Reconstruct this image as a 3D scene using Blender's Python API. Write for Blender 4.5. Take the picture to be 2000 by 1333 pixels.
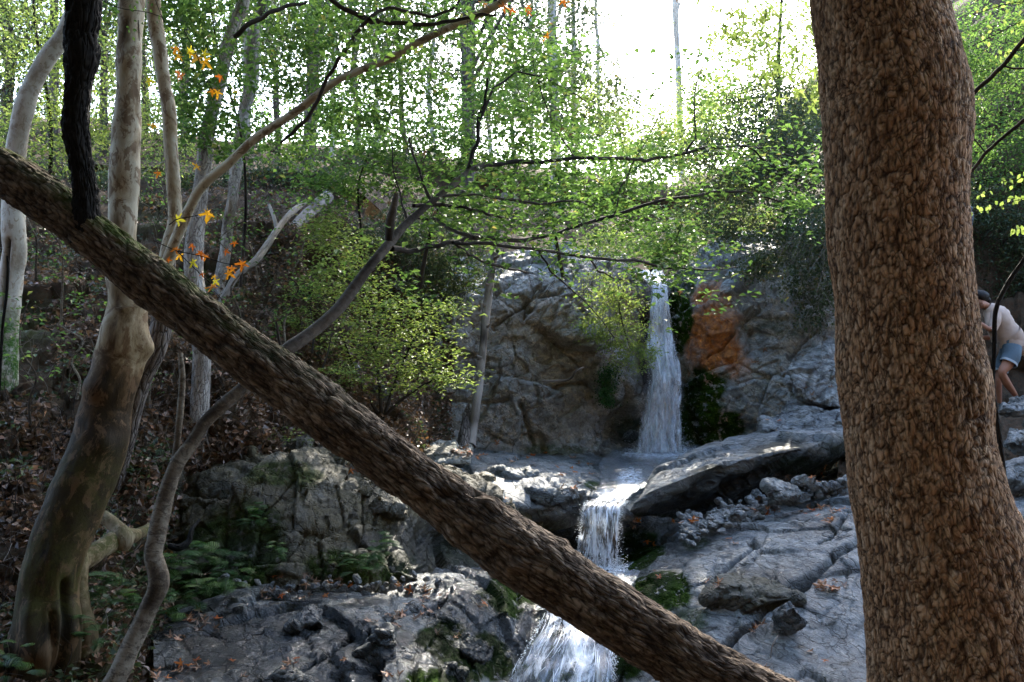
import bpy, math, random
import numpy as np
from mathutils import Vector
random.seed(7)
S = bpy.context.scene
COL = S.collection
for o in list(bpy.data.objects): bpy.data.objects.remove(o)

# ------------------------------------------------------------------ camera, sky, sun, exposure
F = 1921.0
CZ = 3.0
cd = bpy.data.cameras.new("camera"); cam = bpy.data.objects.new("camera", cd); COL.objects.link(cam)
cam.location = (0, 0, CZ); cam.rotation_euler = (math.pi / 2, 0, 0)
cd.sensor_width = 22.3; cd.lens = 22.3 * F / 2000.0
cd.clip_start = 0.05; cd.clip_end = 2000
cd.dof.use_dof = True; cd.dof.focus_distance = 7.0; cd.dof.aperture_fstop = 5.6
S.camera = cam
SUN_EL, SUN_AZ = math.radians(34), math.radians(14)      # azimuth from +Y towards +X
wd = bpy.data.worlds.new("World"); S.world = wd; wd.use_nodes = True
nt = wd.node_tree; nt.nodes.clear()
sky = nt.nodes.new("ShaderNodeTexSky"); sky.sky_type = 'NISHITA'; sky.sun_disc = False
sky.sun_elevation = SUN_EL; sky.sun_rotation = SUN_AZ
sky.air_density = 1.0; sky.dust_density = 1.4; sky.ozone_density = 1.0
bg = nt.nodes.new("ShaderNodeBackground"); bg.inputs[1].default_value = 0.15
wo = nt.nodes.new("ShaderNodeOutputWorld")
nt.links.new(sky.outputs[0], bg.inputs[0]); nt.links.new(bg.outputs[0], wo.inputs[0])
sl = bpy.data.lights.new("sun", 'SUN'); sl.energy = 2.2; sl.angle = math.radians(0.5); sl.color = (1.0, 0.93, 0.80)
so = bpy.data.objects.new("sun", sl); COL.objects.link(so)
sdir = Vector((math.sin(SUN_AZ) * math.cos(SUN_EL), math.cos(SUN_AZ) * math.cos(SUN_EL), math.sin(SUN_EL)))
so.rotation_euler = sdir.to_track_quat('Z', 'Y').to_euler(); so.location = (5, 10, 30)
S.view_settings.view_transform = 'Standard'; S.view_settings.look = 'None'
S.view_settings.exposure = 3.3; S.view_settings.gamma = 1.0; S.view_settings.use_curve_mapping = False
S.cycles.max_bounces = 8; S.cycles.transparent_max_bounces = 24
S.cycles.diffuse_bounces = 4; S.cycles.glossy_bounces = 2; S.cycles.transmission_bounces = 4

# ------------------------------------------------------------------ helpers
def W(px, py, Y):
    return np.array([(px - 1000.0) * Y / F, Y, CZ - (py - 666.5) * Y / F])
def WA(a):
    a = np.asarray(a, float)
    return np.stack([(a[..., 0] - 1000) * a[..., 2] / F, a[..., 2], CZ - (a[..., 1] - 666.5) * a[..., 2] / F], -1)
def PX(P):
    return 1000 + P[..., 0] * F / P[..., 1], 666.5 - (P[..., 2] - CZ) * F / P[..., 1]

def ihash(ix, iy, iz, seed):
    h = (ix.astype(np.uint32) * np.uint32(73856093)) ^ (iy.astype(np.uint32) * np.uint32(19349663)) ^ (iz.astype(np.uint32) * np.uint32(83492791)) ^ np.uint32((seed * 2654435761) & 0xffffffff)
    h ^= h >> np.uint32(15); h *= np.uint32(0x2c1b3c6d); h ^= h >> np.uint32(12); h *= np.uint32(0x297a2d39); h ^= h >> np.uint32(15)
    return h
def h01(h, k=0):
    h = h * np.uint32(2 * k * 7919 + 1) + np.uint32(k * 1013904223 & 0xffffffff)
    h ^= h >> np.uint32(16); h *= np.uint32(0x7feb352d); h ^= h >> np.uint32(15)
    return (h & np.uint32(0xffffff)).astype(np.float32) / 16777216.0
def vnoise(p, seed=0):
    p = np.asarray(p, np.float32); i = np.floor(p).astype(np.int64); f = p - i; f = f * f * (3 - 2 * f)
    r = 0
    for dx in (0, 1):
        wx = f[:, 0] if dx else 1 - f[:, 0]
        for dy in (0, 1):
            wy = f[:, 1] if dy else 1 - f[:, 1]
            for dz in (0, 1):
                wz = f[:, 2] if dz else 1 - f[:, 2]
                r = r + wx * wy * wz * h01(ihash(i[:, 0] + dx, i[:, 1] + dy, i[:, 2] + dz, seed))
    return r * 2 - 1
def fbm(p, seed=0, o=4, gain=.5):
    r = 0; a = 1.0; p = np.asarray(p, np.float32)
    for k in range(o):
        r = r + a * vnoise(p, seed + k * 17); p = p * 2.03 + 5.1; a *= gain
    return r
def cells(p, seed=0, jit=.9):
    p = np.asarray(p, np.float32); i = np.floor(p).astype(np.int64); n = len(p)
    b1 = np.full(n, 9, np.float32); b2 = np.full(n, 9, np.float32); bh = np.zeros(n, np.uint32); bc = np.zeros((n, 3), np.float32)
    for dx in (-1, 0, 1):
        for dy in (-1, 0, 1):
            for dz in (-1, 0, 1):
                c = i + (dx, dy, dz); h = ihash(c[:, 0], c[:, 1], c[:, 2], seed)
                q = c + .5 + (np.stack([h01(h, 1), h01(h, 2), h01(h, 3)], 1) - .5) * jit
                d = np.sqrt(((p - q) ** 2).sum(1))
                m = d < b1
                b2 = np.where(m, b1, np.minimum(b2, d)); bh = np.where(m, h, bh); bc = np.where(m[:, None], q, bc); b1 = np.where(m, d, b1)
    return b1, b2, bh, bc
def rotm(ax, ay, az):
    cx, sx, cy, sy, cz, sz = math.cos(ax), math.sin(ax), math.cos(ay), math.sin(ay), math.cos(az), math.sin(az)
    return np.array([[1, 0, 0], [0, cx, -sx], [0, sx, cx]]) @ np.array([[cy, 0, sy], [0, 1, 0], [-sy, 0, cy]]) @ np.array([[cz, -sz, 0], [sz, cz, 0], [0, 0, 1]])
_n = np.array([-.56, -.30, .77]); _n /= np.linalg.norm(_n); _a = np.cross(_n, [0, 1., 0]); _a /= np.linalg.norm(_a)
STRATA = np.stack([_a, np.cross(_n, _a), _n], 1)
def facets(P, s, amp, seed, tilt=.9, aniso=(2.0, 1.3, .55), crack=.25):
    """fractured rock: flat tilted facets with steps and cracks between them"""
    q = (P @ STRATA) / (np.array(aniso) * s)
    q = q + .10 * np.stack([vnoise(q * 1.3 + 3, seed), vnoise(q * 1.3 + 9, seed + 1), vnoise(q * 1.3 + 17, seed + 2)], 1)
    d1, d2, h, c = cells(q, seed)
    g = np.stack([h01(h, 4), h01(h, 5), h01(h, 6)], 1) - .5
    d = (h01(h, 7) - .5) * amp + ((q - c) * g).sum(1) * tilt * amp * 1.9
    e = np.clip((d2 - d1) / .09, 0, 1)
    return d - (1 - e) * (1 - e) * crack * amp * (.35 + h01(h, 8))
def rockdisp(P, k=1.0, seed=3, big=.9, an=(2.0, 1.3, .55), step=1.0):
    d = facets(P, big, .22 * k, seed, aniso=an) + facets(P, big * .38, .085 * k, seed + 31, aniso=an, crack=.4) + facets(P, big * .13, .026 * k, seed + 57, aniso=an, crack=.4)
    z = P @ STRATA[:, 2] / .17 + .9 * fbm(P * .9, seed + 40, 3); fr = z - np.floor(z); st = np.where(fr < .86, fr / .86, (1 - fr) / .14)
    on = np.clip(fbm(P * 1.1, seed + 44, 2) + .5, 0, 1)
    return d + .045 * step * k * st * on + .03 * k * fbm(P * 1.7, seed + 5, 3) + .012 * k * fbm((P @ STRATA) * np.array([9, 12, 34]), seed + 8, 3)

def mesh(name, V, Fc, mat, parent=None, smooth=True, attrs=None, mats=None):
    """V (n,3); Fc an (m,3|4) int array; attrs {name: (n,) or (n,4)}"""
    V = np.ascontiguousarray(V, np.float32); Fc = np.ascontiguousarray(Fc, np.int32); k = Fc.shape[1]
    me = bpy.data.meshes.new(name); me.vertices.add(len(V)); me.vertices.foreach_set("co", V.ravel())
    me.loops.add(Fc.size); me.loops.foreach_set("vertex_index", Fc.ravel())
    me.polygons.add(len(Fc)); me.polygons.foreach_set("loop_start", np.arange(0, Fc.size, k, dtype=np.int32))
    me.update(calc_edges=True)
    me.polygons.foreach_set("use_smooth", np.full(len(Fc), smooth, bool))
    for a, v in (attrs or {}).items():
        v = np.ascontiguousarray(v, np.float32)
        if v.ndim == 1: at = me.attributes.new(a, 'FLOAT', 'POINT'); at.data.foreach_set("value", v)
        else: at = me.attributes.new(a, 'FLOAT_COLOR', 'POINT'); at.data.foreach_set("color", v.ravel())
    if attrs and 'mask' in attrs: at = me.attributes.new('earth', 'FLOAT', 'POINT'); at.data.foreach_set('value', np.ascontiguousarray(np.asarray(attrs['mask'], np.float32)[:, 3]))
    me.materials.append(mat)
    o = bpy.data.objects.new(name, me); COL.objects.link(o)
    if parent is not None: o.parent = parent
    return o
def tag(o, label=None, cat=None, group=None, kind=None):
    for k, v in (('label', label), ('category', cat), ('group', group), ('kind', kind)):
        if v: o[k] = v
    return o
def empty(name, label, cat, group=None, kind=None):
    o = bpy.data.objects.new(name, None); COL.objects.link(o); o.empty_display_size = .1
    return tag(o, label, cat, group, kind)
def grid_faces(nu, nv, wrap=False):
    i = np.arange(nv - 1)[:, None] * nu; j = np.arange(nu if wrap else nu - 1)[None, :]; j2 = (j + 1) % nu
    return np.stack([i + j, i + j2, i + nu + j2, i + nu + j], -1).reshape(-1, 4)
def crom(P, t):
    P = np.asarray(P, float); n = len(P); t = np.clip(t, 0, n - 1 - 1e-6); i = t.astype(int); f = (t - i)
    f = f.reshape((-1,) + (1,) * (P.ndim - 1))
    g = lambda k: P[np.clip(k, 0, n - 1)]
    a, b, c, d = g(i - 1), g(i), g(i + 1), g(i + 2)
    return .5 * (2 * b + (c - a) * f + (2 * a - 5 * b + 4 * c - d) * f ** 2 + (3 * b - a - 3 * c + d) * f ** 3)
def sheet(rows, nu, nv, world=False):
    C = np.asarray(rows, float)
    if not world: C = WA(C)
    A = crom(C, np.linspace(0, C.shape[0] - 1, nv))                       # nv, cols, 3
    A = np.swapaxes(crom(np.swapaxes(A, 0, 1), np.linspace(0, C.shape[1] - 1, nu)), 0, 1)
    du = np.gradient(A, axis=1); dv = np.gradient(A, axis=0); N = np.cross(du, dv); N /= np.linalg.norm(N, axis=2, keepdims=True) + 1e-9
    A = A.reshape(-1, 3); N = N.reshape(-1, 3)
    if (N * (np.array([0, 0, CZ]) - A)).sum(1).mean() < 0: N = -N
    return A, N, grid_faces(nu, nv)
def orient(F_, V, N):
    a, b, c = V[F_[0, 0]], V[F_[0, 1]], V[F_[0, 2]]
    return F_[:, ::-1] if np.dot(np.cross(b - a, c - a), N[F_[0, 0]]) < 0 else F_

def blobmask(P, blobs, seed=0, soft=.35):
    """mask from (px,py,rx,ry,strength) patches on the surface, ragged edges"""
    px, py = PX(P); m = np.zeros(len(P)); n = fbm(P * 3.1, 60 + seed, 4)
    for bx, by, rx, ry, s in blobs:
        d = np.sqrt(((px - bx) / rx) ** 2 + ((py - by) / ry) ** 2) + n * .38
        m = np.maximum(m, s * np.clip((1 - d) / soft, 0, 1))
    return m

# ------------------------------------------------------------------ materials
class NT:
    def __init__(s, name):
        s.m = bpy.data.materials.new(name); s.m.use_nodes = True; s.t = s.m.node_tree; s.t.nodes.clear()
        s.out = s.n("ShaderNodeOutputMaterial")
    def n(s, ty, **k):
        nd = s.t.nodes.new(ty)
        for a, v in k.items(): setattr(nd, a, v)
        return nd
    def l(s, a, b): s.t.links.new(a, b)
    def val(s, sock, v):
        if hasattr(v, 'is_output'): s.l(v, sock)
        else: sock.default_value = v
    def coord(s, scale=(1, 1, 1), rot=(0, 0, 0), src='Object'):
        tc = s.n("ShaderNodeTexCoord"); mp = s.n("ShaderNodeMapping"); mp.inputs['Scale'].default_value = scale; mp.inputs['Rotation'].default_value = rot
        s.l(tc.outputs[src], mp.inputs[0]); return mp.outputs[0]
    def noise(s, vec, scale, detail=4, rough=.55, dist=0):
        nd = s.n("ShaderNodeTexNoise"); nd.inputs['Scale'].default_value = scale; nd.inputs['Detail'].default_value = detail
        nd.inputs['Roughness'].default_value = rough; nd.inputs['Distortion'].default_value = dist; s.l(vec, nd.inputs['Vector']); return nd.outputs['Fac']
    def vor(s, vec, scale, feature='F1', out='Distance'):
        nd = s.n("ShaderNodeTexVoronoi", feature=feature); nd.inputs['Scale'].default_value = scale; s.l(vec, nd.inputs['Vector']); return nd.outputs[out]
    def ramp(s, fac, stops):
        r = s.n("ShaderNodeValToRGB"); s.l(fac, r.inputs[0]); e = r.color_ramp.elements
        while len(e) < len(stops): e.new(.5)
        for i, (p, c) in enumerate(stops):
            e[i].position = p; e[i].color = (c, c, c, 1) if isinstance(c, (int, float)) else (*c, 1)
        return r.outputs[0]
    def mix(s, f, a, b, mode='MIX'):
        m = s.n("ShaderNodeMix", data_type='RGBA', blend_type=mode); s.val(m.inputs[0], f)
        for k, v in ((6, a), (7, b)):
            s.val(m.inputs[k], v if hasattr(v, 'is_output') else (*v, 1))
        return m.outputs[2]
    def math(s, op, a, b=0.0, clamp=False):
        m = s.n("ShaderNodeMath", operation=op, use_clamp=clamp); s.val(m.inputs[0], a); s.val(m.inputs[1], b); return m.outputs[0]
    def attr(s, name, out='Fac'):
        a = s.n("ShaderNodeAttribute", attribute_name=name); return a.outputs[out]
    def bump(s, h, dist, strength=1.0, normal=None):
        b = s.n("ShaderNodeBump"); b.inputs['Distance'].default_value = dist; b.inputs['Strength'].default_value = strength
        s.l(h, b.inputs['Height'])
        if normal is not None: s.l(normal, b.inputs['Normal'])
        return b.outputs[0]
    def bsdf(s, col, rough=.8, normal=None, spec=.3, **k):
        p = s.n("ShaderNodeBsdfPrincipled"); s.val(p.inputs['Base Color'], col if hasattr(col, 'is_output') else (*col, 1)); s.val(p.inputs['Roughness'], rough)
        s.val(p.inputs['Specular IOR Level'], spec)
        if normal is not None: s.l(normal, p.inputs['Normal'])
        for a, v in k.items(): s.val(p.inputs[a], v)
        return p
    def done(s, sh): s.l(sh.outputs[0] if hasattr(sh, 'outputs') else sh, s.out.inputs[0]); return s.m

def rock_mat(name, light=1.0, warm=0.0, wet=0.0, squeeze=4.0, soil=((.018, .014, .007), (.055, .045, .022), (.13, .11, .06))):
    t = NT(name); v = t.coord()
    st = t.n("ShaderNodeVectorMath", operation='MULTIPLY')      # coordinates turned into the bedding and squeezed across it
    rx_ = t.n("ShaderNodeVectorRotate", rotation_type='AXIS_ANGLE'); rx_.inputs['Axis'].default_value = (-.47, .88, 0); rx_.inputs['Angle'].default_value = -.69; t.l(v, rx_.inputs['Vector'])
    t.l(rx_.outputs[0], st.inputs[0]); st.inputs[1].default_value = (1.0, 1.3, squeeze); vs = st.outputs[0]
    n1 = t.noise(v, 1.3, 6, .65, .5); n2 = t.noise(vs, 2.6, 9, .72, .5); n3 = t.noise(v, 30, 6, .8); n4 = t.noise(v, 6, 7, .75)
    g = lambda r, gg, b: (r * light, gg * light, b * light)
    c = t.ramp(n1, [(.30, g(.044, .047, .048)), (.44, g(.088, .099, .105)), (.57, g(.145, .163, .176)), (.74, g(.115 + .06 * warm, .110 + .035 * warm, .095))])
    c = t.mix(t.ramp(n2, [(.42, 0.0), (.52, .2), (.57, .8), (.61, .15), (.75, .05)]), c, g(.31, .31, .29))
    c = t.mix(t.ramp(n2, [(.30, .8), (.42, 0.0)]), c, g(.04, .038, .035))
    c = t.mix(t.ramp(n4, [(.36, .75), (.47, 0.0)]), c, g(.05, .042, .03))
    c = t.mix(t.ramp(n3, [(.36, .6), (.5, 0.0), (.62, 0.0), (.72, .5)]), c, g(.05, .05, .05))
    c = t.mix(t.ramp(t.noise(v, 11, 7, .8), [(.58, 0.0), (.66, .55)]), c, g(.34, .35, .32))
    w = t.n("ShaderNodeVectorMath", operation='ADD'); nn = t.n("ShaderNodeTexNoise"); nn.inputs['Scale'].default_value = 3; nn.inputs['Detail'].default_value = 5; t.l(v, nn.inputs['Vector'])
    sc_ = t.n("ShaderNodeVectorMath", operation='SCALE'); t.l(nn.outputs['Color'], sc_.inputs[0]); sc_.inputs['Scale'].default_value = .9; t.l(vs, w.inputs[0]); t.l(sc_.outputs[0], w.inputs[1])
    ed = t.vor(w.outputs[0], 2.3, 'DISTANCE_TO_EDGE'); ed2 = t.vor(w.outputs[0], 6.5, 'DISTANCE_TO_EDGE')
    lines = t.math('MAXIMUM', t.ramp(ed, [(0.0, 1.0), (.035, 0.0)]), t.math('MULTIPLY', t.ramp(ed2, [(0.0, 1.0), (.05, 0.0)]), t.ramp(n4, [(.5, 0.0), (.6, .8)])))
    c = t.mix(t.math('MULTIPLY', lines, .75), c, g(.022, .02, .018))
    mk = t.n("ShaderNodeAttribute", attribute_name="mask"); sp = t.n("ShaderNodeSeparateColor"); t.l(mk.outputs['Color'], sp.inputs[0])
    moss, stain, wet_shade = sp.outputs[0], sp.outputs[1], sp.outputs[2]; earth = t.attr('earth')
    ec = t.ramp(t.math('ADD', t.math('MULTIPLY', n4, .6), t.math('MULTIPLY', n3, .4)), [(.36, soil[0]), (.5, soil[1]), (.66, soil[2])])
    c = t.mix(t.math('MULTIPLY', earth, t.ramp(t.noise(v, 4, 6, .7), [(.30, .5), (.52, 1.0)])), c, ec)
    sn = t.math('MULTIPLY', stain, t.ramp(t.noise(t.coord((3.2, 3.2, .8)), 6, 8, .8, .5), [(.32, 0.1), (.47, 1.0)]), True)
    sc = t.ramp(t.noise(v, 14, 5, .7), [(.3, (.14, .05, .015)), (.48, (.36, .12, .02)), (.7, (.75, .30, .05))])
    c = t.mix(t.math('MULTIPLY', sn, .92), c, sc)
    mf = t.math('MULTIPLY', moss, t.ramp(t.noise(v, 9, 6, .75), [(.38, 0.0), (.47, 1.0)]), True)
    mc = t.ramp(t.noise(v, 40, 4, .7), [(.3, (.006, .014, .002)), (.55, (.024, .052, .005)), (.75, (.07, .11, .012))])
    c = t.mix(mf, c, mc)
    c = t.mix(t.math('MULTIPLY', wet_shade, .85), c, t.mix(1.0, c, (.11, .125, .15), 'MULTIPLY'))  # wet rock darkens; the same channel also carries painted shade
    h = t.math('ADD', t.math('MULTIPLY', n2, .8), t.math('ADD', t.math('MULTIPLY', n4, .9), t.math('MULTIPLY', n3, .35)))
    h = t.math('SUBTRACT', h, t.math('MULTIPLY', lines, .5))
    nb = t.bump(h, .06, 1.0)
    nb = t.bump(t.noise(v, 90, 4, .85), .008, .9, nb)
    r = t.math('SUBTRACT', .62 - wet, t.math('MULTIPLY', wet_shade, .36)); r = t.math('ADD', r, t.math('MULTIPLY', mf, .45), True)
    return t.done(t.bsdf(c, r, nb, t.math('SUBTRACT', .5, t.math('MULTIPLY', mf, .45))))
M = {}
M['cliff'] = rock_mat('cliff_rock', 2.1, 1.0, 0.0, 2.4, ((.06, .05, .034), (.22, .19, .14), (.42, .39, .31)))
M['wall'] = rock_mat('mossy_rock', .8, 1.0, 0.0, 2.0, ((.020, .014, .004), (.070, .052, .016), (.16, .125, .05)))
M['rock'] = rock_mat('stream_rock', 1.25, 0.0, .14)
M['rock_shaded'] = rock_mat('shaded_rock', .72, 0.0, .16)  # stream rock with the lower-left shade put into its colour

def leaf_mat(name, stops, trans=.45, gloss=.12, rough=.45):
    t = NT(name); c = t.ramp(t.attr('tint'), stops)
    d = t.n("ShaderNodeBsdfPrincipled"); t.l(c, d.inputs['Base Color']); d.inputs['Roughness'].default_value = rough; d.inputs['Specular IOR Level'].default_value = gloss * 3
    tr = t.n("ShaderNodeBsdfTranslucent"); c2 = t.mix(1.0, c, (1.35, 1.4, .9), 'MULTIPLY'); t.l(c2, tr.inputs[0])
    m = t.n("ShaderNodeMixShader"); m.inputs[0].default_value = trans; t.l(d.outputs[0], m.inputs[1]); t.l(tr.outputs[0], m.inputs[2])
    return t.done(m)
M['leaf_dark'] = leaf_mat('leaf_dark', [(0, (.02, .035, .02)), (.5, (.05, .075, .035)), (.8, (.09, .11, .05)), (1, (.20, .12, .05))], .35, .10)
M['leaf_green'] = leaf_mat('leaf_green', [(0, (.04, .08, .026)), (.5, (.085, .155, .045)), (.85, (.15, .23, .07)), (1, (.28, .21, .08))], .50, .06)
M['leaf_lime'] = leaf_mat('leaf_lime', [(0, (.10, .15, .04)), (.5, (.20, .26, .08)), (.93, (.32, .37, .14)), (1, (.40, .30, .10))], .45, .06)
M['leaf_autumn'] = leaf_mat('leaf_autumn', [(0, (.30, .06, .01)), (.4, (.45, .14, .015)), (.75, (.55, .28, .02)), (1, (.45, .42, .04))], .5, .1)
M['leaf_brown'] = leaf_mat('leaf_brown', [(0, (.05, .034, .025)), (.45, (.13, .082, .055)), (.8, (.22, .12, .07)), (1, (.34, .16, .08))], .15, .12)
M['leaf_fern'] = leaf_mat('leaf_fern', [(0, (.014, .045, .014)), (.6, (.03, .085, .022)), (1, (.08, .14, .035))], .35, .05)

def bark_mat(name, stops, scale=(1, 1, .25), fine=30, bump=.02, moss=(.035, .05, .008), rough=.88, patch=None, plates=None, tintdirt=None):
    """colour and fine relief in stem coordinates (around, around, along)"""
    t = NT(name); bu = t.n("ShaderNodeAttribute", attribute_name="bu"); mp = t.n("ShaderNodeMapping"); mp.inputs['Scale'].default_value = scale; t.l(bu.outputs['Vector'], mp.inputs[0]); vs = mp.outputs[0]; v = bu.outputs['Vector']
    n1 = t.noise(vs, fine * .4, 6, .7, .5); n2 = t.noise(vs, fine, 6, .78); n3 = t.noise(v, 3, 4, .6)
    cell = t.attr('cell'); crack = t.attr('crack'); ms = t.attr('moss')
    f = t.math('ADD', t.math('MULTIPLY', n1, .50), t.math('ADD', t.math('MULTIPLY', cell, .25), t.math('ADD', t.math('ADD', t.math('MULTIPLY', n3, .30), -.08), t.math('ADD', t.math('MULTIPLY', n2, .10), .03))))
    h = t.math('ADD', n1, t.math('MULTIPLY', n2, .6)); cr2 = None
    if plates:
        ps, st, wd = plates; mq = t.n("ShaderNodeMapping"); mq.inputs['Scale'].default_value = (1, 1, st); t.l(v, mq.inputs[0])
        nn = t.n("ShaderNodeTexNoise"); nn.inputs['Scale'].default_value = ps * .35; nn.inputs['Detail'].default_value = 4; t.l(mq.outputs[0], nn.inputs['Vector'])
        sc_ = t.n("ShaderNodeVectorMath", operation='SCALE'); t.l(nn.outputs['Color'], sc_.inputs[0]); sc_.inputs['Scale'].default_value = 3.2 / ps
        w = t.n("ShaderNodeVectorMath", operation='ADD'); t.l(mq.outputs[0], w.inputs[0]); t.l(sc_.outputs[0], w.inputs[1])
        e1 = t.vor(w.outputs[0], ps, 'DISTANCE_TO_EDGE'); e2 = t.vor(w.outputs[0], ps * 2.4, 'DISTANCE_TO_EDGE')
        pc = t.vor(w.outputs[0], ps, 'F1', 'Color'); sp = t.n("ShaderNodeSeparateColor"); t.l(pc, sp.inputs[0])
        cr2 = t.math('MAXIMUM', t.ramp(e1, [(0.0, 1.0), (wd, .0)]), t.math('MULTIPLY', t.ramp(e2, [(0.0, .8), (wd * 1.2, 0.0)]), t.ramp(sp.outputs[1], [(.4, 0.0), (.6, .8)])))
        f = t.math('ADD', f, t.math('MULTIPLY', t.math('SUBTRACT', sp.outputs[0], .5), .11))
        h = t.math('ADD', t.math('MULTIPLY', h, .35), t.math('ADD', t.math('MULTIPLY', t.ramp(e1, [(0.0, 0.0), (wd * 1.6, .8), (wd * 4, 1.0)]), 1.0), t.math('MULTIPLY', sp.outputs[2], .5)))
    c = t.ramp(f, stops)
    if patch: c = t.mix(t.ramp(t.noise(vs, patch[1], 7, .7, .6), [(.52, 0.0), (.57, .8)]), c, patch[0])
    c = t.mix(t.math('MULTIPLY', crack, .95, True), c, t.mix(1.0, c, (.14, .115, .10), 'MULTIPLY'))
    if cr2 is not None: c = t.mix(t.math('MULTIPLY', cr2, t.ramp(t.noise(v, 14, 5, .7), [(.36, .25), (.6, .95)])), c, t.mix(1.0, c, (.14, .11, .09), 'MULTIPLY'))
    mf = t.math('MULTIPLY', ms, t.ramp(t.noise(v, 14, 6, .8), [(.38, 0.0), (.55, 1.0)]), True)
    c = t.mix(mf, c, t.mix(t.noise(v, 50, 3), moss, tuple(x * 2.0 for x in moss)))
    nb = t.bump(h, bump, 1.0)
    return t.done(t.bsdf(c, rough, nb, .2))
M['bark_scaly'] = bark_mat('bark_scaly', [(.30, (.085, .038, .018)), (.42, (.235, .12, .06)), (.54, (.38, .215, .115)), (.72, (.54, .37, .24))], (1, 1, .5), 110, .008, plates=(62, .40, .11))
M['bark_furrow'] = bark_mat('bark_furrow', [(.32, (.05, .032, .02)), (.46, (.15, .105, .072)), (.60, (.25, .19, .14)), (.76, (.40, .33, .26))], (1, 1, .5), 100, .009, plates=(62, .21, .15))
M['bark_ash'] = bark_mat('bark_ash', [(.30, (.12, .10, .085)), (.48, (.28, .25, .22)), (.75, (.48, .45, .41))], (1, 1, .5), 40, .008, plates=(34, .35, .08))
M['bark_limb'] = bark_mat('bark_limb', [(.32, (.022, .018, .015)), (.48, (.065, .056, .048)), (.7, (.16, .145, .13))], (1, 1, 1.2), 60, .005)
M['bark_dark'] = bark_mat('bark_dark', [(.30, (.004, .0035, .003)), (.6, (.012, .010, .008)), (.9, (.03, .024, .018))], (1, 1, .25), 60, .01, plates=(45, .2, .1))
M['bark_plane'] = bark_mat('bark_plane', [(.24, (.022, .013, .004)), (.38, (.075, .043, .016)), (.50, (.26, .20, .12)), (.68, (.42, .38, .29))], (1, 1, .55), 40, .006, (.028, .028, .004), .8, ((.12, .07, .035), 13))
M['bark_white'] = bark_mat('bark_white', [(.30, (.20, .17, .13)), (.5, (.44, .41, .36)), (.8, (.60, .59, .54))], (1, 1, .6), 50, .004, (.025, .07, .008), .75, ((.26, .21, .16), 22))
M['bark_grey'] = bark_mat('bark_grey', [(.30, (.035, .025, .016)), (.46, (.10, .078, .056)), (.60, (.19, .165, .13)), (.75, (.30, .27, .22))], (1, 1, 1.6), 60, .008, patch=((.05, .038, .028), 16))
M['bark_twig'] = bark_mat('bark_twig', [(.30, (.014, .012, .011)), (.5, (.035, .029, .026)), (.8, (.09, .08, .072))], (1, 1, .6), 70, .003)
M['bark_pine'] = bark_mat('bark_pine', [(.30, (.05, .04, .034)), (.5, (.14, .115, .098)), (.8, (.30, .26, .23))], (1, 1, .3), 30, .02, plates=(26, .3, .1))
M['deadwood'] = bark_mat('deadwood', [(.30, (.09, .075, .065)), (.5, (.21, .18, .155)), (.8, (.38, .35, .31))], (1, 1, .12), 50, .005, patch=((.09, .075, .06), 20))

def soil_mat():
    t = NT('forest_soil'); v = t.coord(); n = t.noise(v, 3, 8, .75); n2 = t.noise(v, 20, 6, .8)
    c = t.ramp(n, [(.3, (.025, .02, .014)), (.5, (.07, .055, .036)), (.7, (.13, .105, .07))])
    c = t.mix(t.ramp(n2, [(.45, 0.0), (.6, .7)]), c, (.11, .055, .03))
    ms = t.n("ShaderNodeAttribute", attribute_name="mask"); sp = t.n("ShaderNodeSeparateColor"); t.l(ms.outputs['Color'], sp.inputs[0])
    c = t.mix(t.math('MULTIPLY', sp.outputs[0], t.ramp(n2, [(.4, 0.0), (.55, 1.0)])), c, (.03, .055, .012))
    return t.done(t.bsdf(c, .95, t.bump(t.math('ADD', n, n2), .06, .9), .15))
M['soil'] = soil_mat()

def foam_mat(name, sx, lo, hi, op=1.0, gap=1.0):
    """falling water: streaks of white aerated water over clear film; 'flow' attributes run along and across the fall"""
    t = NT(name); a = t.n("ShaderNodeAttribute", attribute_name="flow"); mp = t.n("ShaderNodeMapping"); mp.inputs['Scale'].default_value = (sx, 3.6, 1)
    t.l(a.outputs['Vector'], mp.inputs[0]); v = mp.outputs[0]
    n = t.noise(v, 1.0, 6, .72, .35); n2 = t.noise(v, 3.1, 4, .7, .2)
    f = t.math('ADD', t.math('MULTIPLY', n, .65), t.math('MULTIPLY', n2, .35))
    mg = t.n("ShaderNodeMapping"); mg.inputs['Scale'].default_value = (8, 2.2, 1); t.l(a.outputs['Vector'], mg.inputs[0]); big = t.noise(mg.outputs[0], 1.0, 5, .7, .8)
    f = t.math('ADD', f, t.math('MULTIPLY', t.math('SUBTRACT', big, .5), gap))
    al = t.ramp(f, [(lo, 0.0), (hi, op)]); al = t.math('MULTIPLY', al, t.attr('edge'), True)
    c = t.mix(n2, (.74, .80, .88), (.92, .95, .99))
    d = t.bsdf(c, .35, t.bump(f, .02, .8), .5)
    tl = t.n("ShaderNodeBsdfTranslucent"); tl.inputs[0].default_value = (.75, .82, .92, 1)
    mm = t.n("ShaderNodeMixShader"); mm.inputs[0].default_value = .35; t.l(d.outputs[0], mm.inputs[1]); t.l(tl.outputs[0], mm.inputs[2])
    tp = t.n("ShaderNodeBsdfTransparent"); gl = t.n("ShaderNodeBsdfGlossy"); gl.inputs['Roughness'].default_value = .15
    cl = t.n("ShaderNodeMixShader"); cl.inputs[0].default_value = .06; t.l(tp.outputs[0], cl.inputs[1]); t.l(gl.outputs[0], cl.inputs[2])
    m = t.n("ShaderNodeMixShader"); t.l(al, m.inputs[0]); t.l(cl.outputs[0], m.inputs[1]); t.l(mm.outputs[0], m.inputs[2])
    return t.done(m)
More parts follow.
